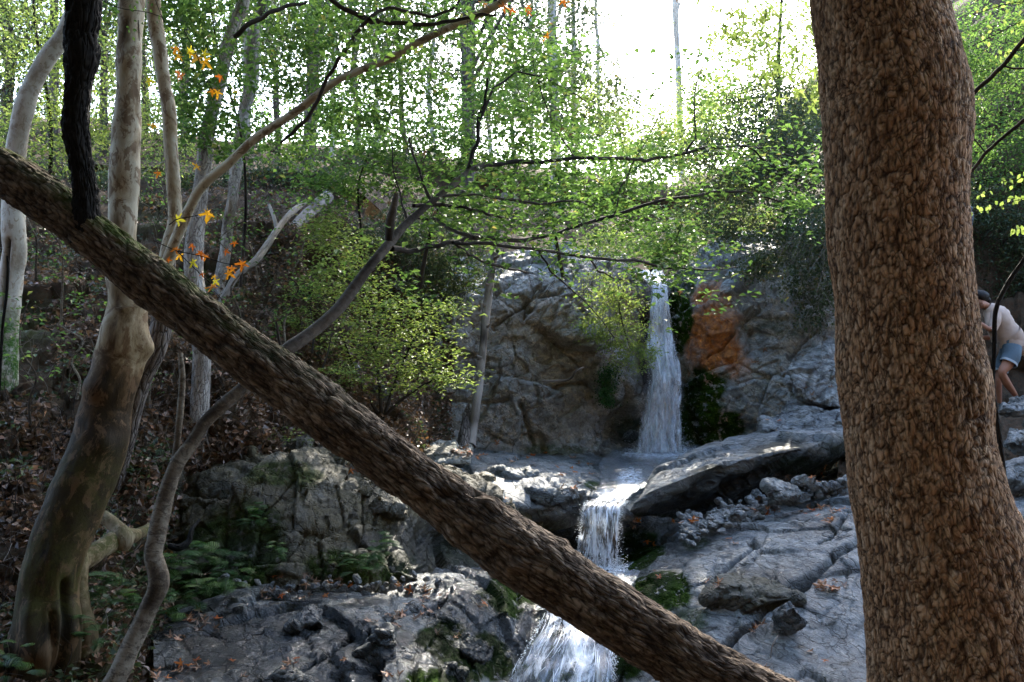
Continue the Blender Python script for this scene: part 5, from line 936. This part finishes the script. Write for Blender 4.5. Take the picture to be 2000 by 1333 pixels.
# litter, ivy and dead twigs on the leafy bank
me = bank.data; n = len(me.vertices); BV = np.empty(n * 3, np.float32); me.vertices.foreach_get('co', BV); BV = BV.reshape(-1, 3)
bpx, bpy_ = PX(BV); ok = np.where((bpx > -150) & (bpx < 900) & (bpy_ > 300) & (bpy_ < 1360) & (BV[:, 1] > 4.6))[0]
def onbank(n, lift, filt=None):
    i = ok[rng.integers(0, len(ok), n)]
    if filt is not None: i = i[filt(BV[i])]
    return BV[i] + rng.normal(size=(len(i), 3)) * np.array([.05, .05, .012]) + np.array([0, -.01, lift])
pf = lambda V: fbm(V * 1.1, 7, 3) > -.55
gf_ = lambda V: fbm(V * 1.4, 19, 3) > -.05
leaf_mesh('leaf_litter', onbank(56000, .014, pf), .06, M['leaf_brown'], None, .7, .5)['label'] = 'brown fallen leaves covering the bank'
leaf_mesh('ground_ivy', onbank(30000, .05, gf_), .05, M['leaf_dark'], None, .8, .6)['label'] = 'dark ivy and low greenery on the bank'
t_ = twigs('dead_twigs', onbank(4000, .02), 1500, .42, M['deadwood'], None, .003, -.25, 9, .6); t_['label'] = 'thin dead twigs tangled on the bank'
t_ = twigs('dead_stalks', onbank(4000, .02, lambda V: (V[:, 1] < 9)), 420, .5, M['bark_twig'], None, .0035, -.9, 19, .4); t_['label'] = 'dark bramble stalks on the lower bank'

# thin saplings on the slope
for i, (x, y, Y, h, lb) in enumerate([(70, 560, 9.8, 230, 'thin bare sapling just right of the white trunk'), (120, 640, 9.2, 260, 'thin bare sapling left of the big pale tree'), (350, 640, 9.4, 210, 'thin bare sapling just behind the forked tree'), (470, 660, 9.8, 240, 'thin bare sapling rising past the shaggy trunk foot'), (505, 560, 11, 190, 'thin bare sapling beside the fallen branch'), (560, 700, 10, 180, 'thin bare sapling just above the leaning trunk'), (330, 480, 11.6, 170, 'thin bare sapling high on the bank between the pale stems'), (600, 640, 10.8, 170, 'thin bare sapling at the left edge of the lime shrub'), (150, 780, 8.2, 190, 'thin bare sapling low on the bank left of the big tree foot'), (60, 830, 7.6, 240, 'thin bare sapling lowest on the left bank'), (410, 760, 8.9, 200, 'thin bare sapling beside the straight bank tree'), (290, 800, 8.4, 160, 'thin bare sapling right of the big tree foot')]):
    r = np.random.default_rng(900 + i); t = empty('sapling', lb, 'sapling', 'thin saplings on the leafy bank'); pts = [(x + r.normal() * 5 * k + k * r.uniform(-4, 4), y - h * k / 5, Y, 5.5 - .8 * k) for k in range(6)]
    tube('stem', pts, M['bark_grey'], t, 40, 7, d_grain(.06, 8, i)); Qs = path(pts, 30)[0]
    twigs('twigs', Qs[8:, :3], 14, .35, M['bark_grey'], t, .0025, -.1, 50 + i)
    leaf_mesh('leaves', clumped(Qs[10:, :3][r.integers(0, 20, 14)] + r.normal(size=(14, 3)) * .12, 6, .06), .05, M['leaf_green'], t, .6, .8)
# ferns
def fern(x, y, Y, R, nf, label, mat='leaf_fern', hang=.5, seed=0):
    t = empty('fern', label, 'fern'); r = np.random.default_rng(seed); c = W(x, y, Y); PP, VV, FF, k = [], [], [], 0; VL = []; FL = []; kl = 0; TL = []
    for i in range(nf):
        a = r.uniform(0, 2 * np.pi); d = np.array([math.cos(a), -abs(math.sin(a)) * .7 - .15, r.uniform(.3, 1.1)]); d /= np.linalg.norm(d); L = R * r.uniform(.6, 1.2); m = 15
        s = np.linspace(0, 1, m); P = c + r.normal(size=3) * R * .25 + d * (s * L)[:, None] + np.array([0, 0, -hang * L]) * (s ** 2)[:, None]
        T = np.gradient(P, axis=0); T /= np.linalg.norm(T, axis=1, keepdims=True); B = np.cross(T, [0, 0, 1.0]); B /= np.linalg.norm(B, axis=1, keepdims=True) + 1e-6
        w = .0015; VV.append(np.stack([P + B * w, P - B * w, P + np.array([0, 0, w])], 1).reshape(-1, 3)); FF.append(grid_faces(3, m, True) + k); k += 3 * m
        tn = r.uniform(.1, 1)
        for j in range(2, m):
            l = L * .30 * math.sin(math.pi * (.15 + .8 * j / m)) * r.uniform(.8, 1.1)
            for sd in (-1, 1):
                b = P[j]; dirv = B[j] * sd * .9 + T[j] * .45 + np.array([0, 0, -.15]); n_ = 4
                for q in range(n_):
                    f0 = q / n_; pw = l * .22 * (1 - .5 * f0); p0 = b + dirv * l * f0; p1 = b + dirv * l * (f0 + .9 / n_); sidev = T[j] * pw
                    VL.append(np.stack([p0, (p0 + p1) / 2 + sidev, p1, (p0 + p1) / 2 - sidev])); FL.append(np.array([[0, 1, 2], [0, 2, 3]]) + kl); kl += 4; TL += [tn + r.uniform(-.15, .15)] * 4
    V = np.concatenate(VV); o = mesh('fern_stalks', V, np.concatenate(FF), M['bark_twig'], t, True, {'cell': np.full(len(V), .5), 'crack': np.zeros(len(V)), 'moss': np.full(len(V), .5)}); o['kind'] = 'stuff'
    o = mesh('fern_fronds', np.concatenate(VL), np.concatenate(FL), M[mat], t, False, {'tint': np.clip(np.array(TL), 0, 1)}); o['kind'] = 'stuff'
for i, (x, y, Y, R, nf, lb) in enumerate([
 (215, 1150, 6.0, .26, 22, 'fern clump immediately right of the swollen foot of the big plane tree'), (262, 1170, 6.0, .24, 18, 'fern clump between the plane tree roots and the crooked tree stem'),
 (340, 1120, 6.9, .30, 24, 'fern clump just right of the bend in the crooked tree stem'), (335, 1190, 6.6, .25, 18, 'dark fern clump low down right of the crooked tree stem'),
 (400, 1085, 7.3, .30, 26, 'largest fern clump under the left end of the mossy wall'), (445, 1130, 7.1, .24, 20, 'fern clump at the lower right of the fern bank'),
 (505, 1000, 7.75, .20, 16, 'fern growing halfway up the mossy wall'), (400, 1150, 6.95, .22, 16, 'fern clump touching the dead leaves below the fern bank'),
 (540, 1075, 7.45, .16, 12, 'small fern alone at the foot of the mossy wall'), (740, 1075, 7.6, .24, 20, 'fern clump at the foot of the wall beneath the leaning trunk'), (700, 1100, 7.4, .2, 14, 'fern just left of the clump beneath the leaning trunk'), (25, 1290, 5.0, .22, 14, 'dark fern in the bottom left corner'), (180, 1240, 5.6, .2, 12, 'fern low between the two lumpy roots')]):
    fern(x, y, Y - .12, R * .78, nf, lb, seed=300 + i)

# ------------------------------------------------------------------ single leaves one can count
def star_leaf():
    """five-lobed plane-tree leaf, slightly cupped, unit size"""
    A = [(-158, .22), (-128, .62), (-100, .22), (-74, .88), (-64, .70), (-40, .26), (-12, .72), (0, 1.05), (14, .70), (38, .27), (60, .80), (76, .92), (100, .24), (130, .55), (156, .2)]
    V = [(0, 0, 0)] + [(r * math.sin(math.radians(a)), r * math.cos(math.radians(a)), .22 * r * r) for a, r in A]; F_ = [(0, i + 1, i + 2) for i in range(len(A) - 1)]
    V += [(0.02, 0, 0), (-.02, 0, 0), (.03, -.75, -.1)]; F_ += [(len(V) - 3, len(V) - 2, len(V) - 1)]
    return V, F_
def oval_leaf():
    V = [(0, -.5, 0), (.22, -.3, .05), (.33, 0, .08), (.2, .33, .03), (0, .55, -.08), (-.2, .33, .03), (-.33, 0, .08), (-.22, -.3, .05), (0, 0, -.02)]
    return V, [(8, i, (i + 1) % 8) for i in range(8)]
def leaf_data(name, shape, mat, tint, curl, seed):
    V, F_ = shape; r = np.random.default_rng(seed); V = np.array(V, float); V[:, 2] = V[:, 2] * curl + curl * .3 * np.sin(V[:, 0] * 3 + seed) * .3 + r.normal(size=len(V)) * .04 * curl
    me = bpy.data.meshes.new(name); me.from_pydata(V.tolist(), [], F_); me.materials.append(M[mat]); at = me.attributes.new('tint', 'FLOAT', 'POINT'); at.data.foreach_set('value', np.full(len(V), tint, np.float32)); return me
SL = [leaf_data('leaf', star_leaf(), 'leaf_autumn', t, c, i) for i, (t, c) in enumerate([(.1, .6), (.3, 1.0), (.5, .8), (.75, 1.0), (.95, .7)])]
BL = [leaf_data('fallen_leaf', star_leaf(), 'leaf_brown', t, c, 10 + i) for i, (t, c) in enumerate([(.55, 1.3), (.75, 1.7), (.9, 1.1), (1.0, 1.9), (.7, 1.6)])]
OL = [leaf_data('leaf', oval_leaf(), 'leaf_lime', t, c, 20 + i) for i, (t, c) in enumerate([(.3, 1), (.5, .5), (.7, 1.2), (.15, .8)])]
LGm = [leaf_data('leaf', star_leaf(), 'leaf_lime', t, c, 40 + i) for i, (t, c) in enumerate([(.35, .8), (.6, .5), (.85, 1.2)])]
def put(me, loc, size, rot, parent=None, name=None):
    o = bpy.data.objects.new(name or me.name, me); COL.objects.link(o); o.location = loc; o.scale = (size,) * 3; o.rotation_euler = rot
    if parent is not None: o.parent = parent
    return o
rr = random.Random(5)
def facecam(): return (math.pi / 2 + rr.uniform(-.7, .7), rr.uniform(-.5, .5) + rr.choice([2.6, 3.14, 3.6, 2.0]), rr.uniform(-.6, .6))
def leafy_twig(label, stemspts, leaves, data, Y, wpx=2.2):
    t = empty('leafy_twig', label, 'twig')
    for s in stemspts: tube('twig', [(x, y, Y, wpx * (1 - .5 * i / len(s))) for i, (x, y) in enumerate(s)], M['bark_twig'], t, 20, 6, d_grain(.06, 8, 3))
    for x, y, s, k in leaves: put(data[k % len(data)], W(x, y, Y + rr.uniform(-.06, .06)), s * .5 * Y / F, facecam(), t, 'leaf')
leafy_twig('twig of orange star-shaped leaves hanging in front of the bank just above the leaning trunk', [[(300, 470), (345, 490), (390, 500), (440, 515), (480, 520)], [(345, 490), (375, 520), (418, 560)]],
 [(343, 487, 26, 1), (350, 498, 30, 3), (375, 480, 26, 0), (376, 512, 30, 4), (392, 494, 34, 0), (402, 500, 26, 1), (416, 560, 40, 2), (420, 549, 26, 4), (446, 533, 34, 2), (455, 525, 34, 1), (474, 514, 36, 1), (458, 474, 22, 0), (441, 491, 20, 0), (418, 540, 18, 3), (328, 508, 18, 0), (395, 535, 16, 0)], SL, 4.4)
leafy_twig('two yellow star leaves on a fine stalk beside the foot of the arching limb', [[(330, 440), (348, 428), (372, 424), (405, 416)]], [(347, 428, 34, 4), (405, 416, 42, 3), (412, 420, 26, 3)], SL, 4.5)
leafy_twig('sprig of yellow and orange star leaves between the pale stem and the grey bank trunk', [[(360, 60), (385, 110), (400, 150), (425, 190)]], [(385, 112, 44, 3), (400, 120, 40, 3), (370, 100, 34, 4), (350, 110, 30, 3), (355, 150, 32, 1), (350, 143, 28, 0), (398, 105, 30, 4), (290, 158, 30, 4), (345, 95, 26, 2), (425, 180, 30, 3), (415, 178, 26, 2), (300, 245, 26, 3), (460, 178, 22, 4), (430, 150, 28, 0), (310, 338, 24, 1), (385, 325, 26, 3)], SL, 6.6)
leafy_twig('orange star leaves hanging at the top edge near the end of the arching limb', [[(930, -20), (975, 5), (1000, 30)], [(1000, 30), (1040, 60), (1068, 70)]], [(945, 8, 34, 2), (985, 12, 36, 1), (1000, 20, 28, 0), (1030, 14, 24, 0), (1068, 70, 34, 2), (1100, 4, 30, 1), (1032, 24, 20, 0)], SL, 5.6)
leafy_twig('few dry reddish leaves dangling inside the green canopy', [[(815, 300), (832, 295), (850, 305)]], [(832, 294, 22, 0), (828, 300, 18, 1), (1098, 250, 18, 0), (970, 228, 14, 1), (1115, 262, 14, 0), (850, 415, 20, 0), (1200, 436, 14, 1), (1265, 515, 16, 0), (1320, 495, 16, 0), (1322, 1, 10, 1), (760, 395, 18, 0), (1250, 260, 14, 0), (1330, 570, 16, 1), (1120, 440, 16, 0)], BL, 7.2)
def sprig(label, box, n, s, data, Y, seed, stems):
    r = random.Random(seed); L = []
    for i in range(n):
        st = r.choice(stems); f = r.random() * (len(st) - 1); a, b = st[int(f)], st[min(int(f) + 1, len(st) - 1)]; f -= int(f)
        L.append((a[0] + (b[0] - a[0]) * f + r.gauss(0, box), a[1] + (b[1] - a[1]) * f + r.gauss(0, box * .7), s * r.uniform(.7, 1.25), r.randrange(9)))
    leafy_twig(label, stems, L, data, Y)
sprig('sprays of rounded lime leaves against the dark bank right of the big scaly trunk', 9, 78, 22, OL, 4.6, 3, [[(2060, 330), (2000, 345), (1950, 360), (1895, 392)], [(2060, 380), (2000, 385), (1950, 405), (1890, 420)], [(2060, 450), (2010, 440), (1980, 455)]])
sprig('yellow-green leaves on fine twigs at the upper right corner', 16, 80, 17, OL, 5.6, 4, [[(2040, 30), (1990, 45), (1940, 70), (1900, 90)], [(2040, 90), (1985, 100), (1940, 110)], [(2020, 0), (1960, 10), (1900, 30)]])
sprig('hanging yellow-green star leaves left of the top of the big scaly trunk', 26, 110, 30, LGm, 7.0, 5, [[(1500, -20), (1495, 60), (1505, 130), (1520, 180)], [(1560, -20), (1555, 70), (1565, 160), (1600, 215)], [(1420, -10), (1440, 60), (1430, 90)], [(1600, 40), (1590, 110), (1600, 170)]])
sprig('cluster of broad green leaves hanging at the top edge beside the big pale tree', 20, 60, 16, [leaf_data('leaf', oval_leaf(), 'leaf_green', t, 1, 60 + i) for i, t in enumerate((.2, .5, .8))], 5.0, 6, [[(180, -10), (230, 15), (290, 25), (330, 40)], [(300, -10), (320, 40), (350, 70)], [(270, 40), (272, 80)], [(180, 40), (200, 60)]])

# fallen leaves lying on the rocks
dg = bpy.context.evaluated_depsgraph_get(); camp = Vector(cam.location)
def drop(x, y, s, data, tilt=.5):
    d = Vector(W(x, y, 1.0)) - camp; d.normalize(); hit, loc, nor, idx, ob, _ = S.ray_cast(dg, camp + d * 4.3, d)
    if not hit or ob is None or not ob.name.startswith(('stream_bed', 'stream_ledge', 'rock', 'boulder', 'mossy_wall', 'cliff', 'leafy_bank', 'leaf_litter', 'gravel')): return
    if nor.dot(d) > 0: nor = -nor
    nn = (nor + Vector((0, 0, .6)) + Vector((rr.gauss(0, .25), rr.gauss(0, .25), 0))).normalized(); q = nn.to_track_quat('Z', 'Y').to_euler()
    o = put(rr.choice(data), loc + nn * .012, s * .5 * (loc - camp).length / F, q, None, 'fallen_leaf'); o.rotation_euler.rotate_axis('Z', rr.uniform(0, 6.28))
    return o
DROPS = []
for x0, y0, sx, sy, nn_, s, pl_ in [(390, 1215, 22, 8, 9, 26, 'just below the ferns'), (500, 1155, 70, 10, 14, 22, 'under the wide fern bank'), (620, 1140, 60, 8, 7, 20, 'at the foot of the mossy wall'), (760, 1205, 25, 12, 8, 28, 'on the smooth dark rock in the lower left'), (830, 1175, 14, 14, 6, 26, 'bright on the dark rock just under the leaning trunk'), (810, 1150, 25, 8, 6, 22, 'in the hollow under the leaning trunk'), (930, 1180, 8, 8, 2, 22, 'beside the mossy hump under the leaning trunk'), (860, 1190, 25, 10, 4, 18, 'between the dark rock and the mossy hump'), (560, 1135, 50, 8, 6, 20, 'along the base of the mossy wall'), (340, 1240, 30, 20, 6, 24, 'beside the stem of the crooked tree'), (340, 1320, 40, 14, 12, 26, 'in the bottom left corner by the tree roots'), (480, 1300, 90, 18, 9, 22, 'near the bottom edge right of the crooked tree'), (765, 1310, 12, 8, 3, 26, 'at the bottom edge on a lumpy boulder'), (870, 1255, 30, 12, 3, 20, 'beside the pointed mossy boulder'), (690, 920, 14, 6, 4, 22, 'above the leaning trunk on the wall rim'),
    (1190, 942, 14, 5, 5, 22, 'in the wet notch above the middle cascade'), (1100, 930, 50, 14, 10, 18, 'on the wet ledge left of the stream'), (1010, 895, 60, 8, 10, 16, 'at the cliff foot right of the dead pole'), (930, 885, 30, 10, 10, 20, 'beside the flat brown boulder'), (1160, 905, 50, 8, 8, 16, 'near the foot of the tall waterfall'), (1240, 1030, 12, 10, 3, 20, 'on moss right of the middle cascade'), (1262, 1062, 10, 5, 2, 18, 'on the moss below the slab tip'),
    (1340, 1025, 30, 10, 5, 22, 'on the pebbly shelf below the slab'), (1620, 1005, 18, 9, 12, 24, 'in the pile near the big trunk'), (1600, 930, 30, 16, 10, 18, 'along the crease under the slab end'), (1560, 995, 50, 12, 7, 16, 'on the upper right slabs'), (1425, 1065, 8, 6, 2, 26, 'alone on the pale slab below the shelf'), (1400, 1142, 14, 4, 3, 20, 'on the slab left of the brown-faced boulder'), (1612, 1148, 16, 9, 11, 28, 'in the heap below the diagonal crack'), (1480, 1230, 12, 5, 4, 20, 'under the brown-faced boulder'), (1490, 1000, 12, 5, 4, 18, 'beside the knobbly boulder'), (1480, 700, 20, 8, 3, 14, 'on a nick of the right cliff'), (1510, 830, 10, 8, 3, 14, 'on the pale flat-topped block'), (1595, 760, 16, 6, 3, 14, 'on the boulder at the cliff foot'), (1280, 1128, 10, 8, 3, 18, 'on the lower moss cushion'), (980, 985, 40, 10, 4, 16, 'on the lip of the ledge'), (1310, 1250, 30, 20, 3, 20, 'beside the lower end of the leaning trunk'), (1550, 1280, 50, 20, 4, 18, 'on the lowest right slabs')]:
    for _ in range(nn_): DROPS.append((x0 + rr.gauss(0, sx), y0 + rr.gauss(0, sy), s * rr.uniform(.75, 1.25), pl_))
for x, y, s, pl_ in DROPS:
    o = drop(x, y, s, BL + [SL[0], SL[1]])
    if o is None: continue
    if y > 1100 and x < 1000: g_, lb = 'dead leaves ' + pl_, 'curled rusty dead leaf ' + pl_
    elif x < 1290: g_, lb = 'dead leaves ' + pl_, 'dry reddish dead leaf ' + pl_
    else: g_, lb = 'dead leaves ' + pl_, 'dry brown dead leaf ' + pl_
    tag(o, lb, 'leaf', g_)

# ------------------------------------------------------------------ the stooping person
Yp = 12.3
M['skin'] = plain('skin', (.33, .15, .09), .5, .002, 30); M['hair'] = plain('hair', (.009, .006, .005), .6, .01, 80); M['shirt'] = plain('shirt', (.46, .35, .28), .85, .006, 14)
M['denim'] = plain('denim', (.10, .145, .18), .85, .004, 60); M['shoe'] = plain('shoe', (.35, .35, .36), .7, .002, 40); M['fringe'] = plain('frayed_hem', (.35, .38, .4), .9, .004, 90)
def skin_body(name, joints, edges, mat, parent, sub=2):
    """one continuous surface grown over a jointed skeleton"""
    me = bpy.data.meshes.new(name); P = [tuple(W(x, y, Yp + dy)) for x, y, dy, r in joints]; me.from_pydata(P, edges, []); o = bpy.data.objects.new(name, me); COL.objects.link(o)
    md = o.modifiers.new('skin', 'SKIN'); sv = me.skin_vertices
    if not len(sv):
        me.skin_vertices  # layer is made with the modifier below
    bpy.context.view_layer.objects.active = o
    if not len(me.skin_vertices): bpy.ops.object.skin_root_mark
    for i, (x, y, dy, r) in enumerate(joints):
        me.skin_vertices[0].data[i].radius = (r * Yp / F, r * Yp / F); me.skin_vertices[0].data[i].use_root = (i == 0)
    md2 = o.modifiers.new('s', 'SUBSURF'); md2.levels = sub; md2.render_levels = sub
    dgx = bpy.context.evaluated_depsgraph_get(); m2 = bpy.data.meshes.new_from_object(o.evaluated_get(dgx)); o.modifiers.clear(); o.data = m2; m2.materials.clear(); m2.materials.append(mat)
    for p in m2.polygons: p.use_smooth = True
    o.parent = parent; return o
pr = empty('person', 'person in a pale shirt and denim shorts stooping forward behind the big scaly trunk', 'person')
# pelvis, chest, neck, head, legs, arms (px, py, depth offset, radius px)
J = [(1976, 672, 0, 13), (1962, 645, 0, 12), (1947, 618, 0, 12), (1932, 602, -.02, 8), (1923, 596, -.03, 8), (1914, 592, -.03, 14), (1911, 600, -.04, 11),
     (1978, 690, -.10, 15), (1968, 712, -.16, 12), (1955, 728, -.20, 8.5), (1966, 748, -.16, 8.5), (1985, 775, -.06, 5), (1978, 786, -.10, 4), 
     (1972, 695, .10, 14), (1958, 722, .08, 11), (1949, 745, .05, 8), (1950, 768, .08, 7), (1952, 800, .10, 5), (1942, 806, .06, 4),
     (1944, 622, -.14, 9), (1940, 640, -.2, 6.5), (1932, 645, -.22, 5.5), (1918, 634, -.2, 4.2), (1908, 628, -.18, 3.2),
     (1946, 622, .14, 9), (1946, 648, .14, 6.5), (1935, 660, .10, 5.2), (1918, 660, .05, 4.2), (1906, 657, .02, 3.4)]
E = [(0, 1), (1, 2), (2, 3), (3, 4), (4, 5), (5, 6), (0, 7), (7, 8), (8, 9), (9, 10), (10, 11), (11, 12), (0, 13), (13, 14), (14, 15), (15, 16), (16, 17), (17, 18), (2, 19), (19, 20), (20, 21), (21, 22), (22, 23), (2, 24), (24, 25), (25, 26), (26, 27), (27, 28)]
skin_body('body', J, E, M['skin'], pr)
def fingers(x, y, dy, sx):
    for k in range(5):
        a = (-.9 + .4 * k); L = (7, 8.5, 9, 8, 6)[k]; q = [(x, y + (k - 2) * 1.2, dy, 1.5), (x + sx * L * .5, y + (k - 2) * 1.5 - 1, dy, 1.3), (x + sx * L * .8, y + (k - 2) * 1.5 + 1.5, dy - .01, 1.1), (x + sx * L * .9, y + (k - 2) * 1.4 + 4, dy, .8)]
        tube('finger', [(a_, b_, Yp + c_, d_ * 2) for a_, b_, c_, d_ in q], M['skin'], pr, 10, 7, d_grain(.02, 8, 3))
fingers(1909, 628, -.18, -1); fingers(1908, 657, .02, -1)
def shell(name, rings, mat, n=40, seg=22, fold=.05, sd=1, side=.8):
    pts = [(x, y, Yp + dy, w) for x, y, dy, w in rings]; Q = path(pts, n)
    def f(V, D, U, R): n_ = fbm(V * np.array([14, 14, 7]), sd, 3); return R * fold * n_ + R * (side - 1) * np.abs(D[:, 1]) * 0, {}
    return tube(name, Q, mat, pr, n, seg, f)
shell('shirt', [(1927, 600, -.02, 20), (1934, 606, -.02, 34), (1946, 618, 0, 46), (1958, 636, 0, 46), (1968, 655, 0, 47), (1976, 668, 0, 49), (1983, 678, .0, 50)], M['shirt'], sd=4, fold=.10)
shell('sleeve', [(1945, 612, -.12, 20), (1944, 628, -.17, 20), (1940, 642, -.2, 17), (1934, 647, -.21, 14)], M['shirt'], 24, 16, .14, 5)
shell('sleeve', [(1945, 612, .12, 20), (1946, 634, .14, 20), (1946, 650, .13, 16)], M['shirt'], 24, 16, .14, 6)
shell('shirt_tail', [(1972, 650, -.04, 40), (1984, 668, -.02, 40), (1994, 684, 0, 30), (1998, 694, 0, 14)], M['shirt'], 24, 18, .12, 7)
shell('shirt_front', [(1930, 612, -.08, 12), (1932, 634, -.1, 16), (1938, 654, -.1, 12), (1940, 668, -.08, 7)], M['shirt'], 20, 14, .16, 8)
shell('shorts', [(1968, 660, 0, 40), (1974, 672, 0, 42), (1978, 686, 0, 42)], M['denim'], 20, 20, .05, 9)
shell('shorts_leg', [(1977, 678, -.09, 36), (1975, 696, -.13, 35), (1970, 708, -.15, 33)], M['denim'], 20, 20, .06, 10)
shell('shorts_leg', [(1972, 684, .09, 34), (1962, 706, .08, 31), (1955, 724, .07, 27)], M['denim'], 20, 20, .06, 11)
shell('frayed_hem', [(1971, 707, -.15, 34.5), (1969, 711, -.155, 34.5)], M['fringe'], 6, 24, .08, 12)
shell('frayed_hem', [(1955.6, 722, .07, 28), (1954.4, 726, .07, 28)], M['fringe'], 6, 24, .08, 13)
shell('collar', [(1930, 599, -.03, 20), (1936, 605, -.02, 30)], M['shirt'], 8, 18, .05, 14)
shell('hair', [(1926, 588, -.03, 10), (1922, 583, -.03, 22), (1916, 579, -.03, 26), (1909, 580, -.03, 22), (1905, 584, -.03, 8)], M['hair'], 30, 20, .12, 15)
shell('hair_bun', [(1927, 584, -.03, 6), (1930, 586, -.03, 10), (1932, 590, -.03, 5)], M['hair'], 14, 12, .12, 16)
tube('nose', [(1903, 594, Yp - .05, 3), (1900.5, 598, Yp - .05, 4), (1902.5, 600, Yp - .05, 3)], M['skin'], pr, 10, 8, d_grain(.02, 8, 3))
tube('ear', [(1919, 592, Yp - .125, 3), (1920, 595, Yp - .13, 5), (1918.5, 599, Yp - .125, 3)], M['skin'], pr, 10, 8, d_grain(.02, 8, 3))
tube('eye', [(1905, 592, Yp - .10, 1.5), (1906, 592.5, Yp - .105, 2.4), (1907.4, 592.5, Yp - .105, 1.5)], M['hair'], pr, 8, 6, d_grain(.02, 8, 3))
tube('mouth', [(1903.5, 603.5, Yp - .08, 1.2), (1905.5, 604, Yp - .10, 2), (1908, 603.5, Yp - .11, 1.2)], plain('lips', (.38, .12, .10), .5), pr, 8, 6, d_grain(.02, 8, 3))
for x, y, dy in ((1982, 786, -.10), (1948, 806, .08)): shell('shoe', [(x + 8, y - 2, dy, 8), (x + 4, y, dy, 12), (x - 3, y + 2, dy, 11), (x - 10, y + 3, dy - .02, 8), (x - 13, y + 4, dy - .02, 4)], M['shoe'], 16, 14, .04, 17)
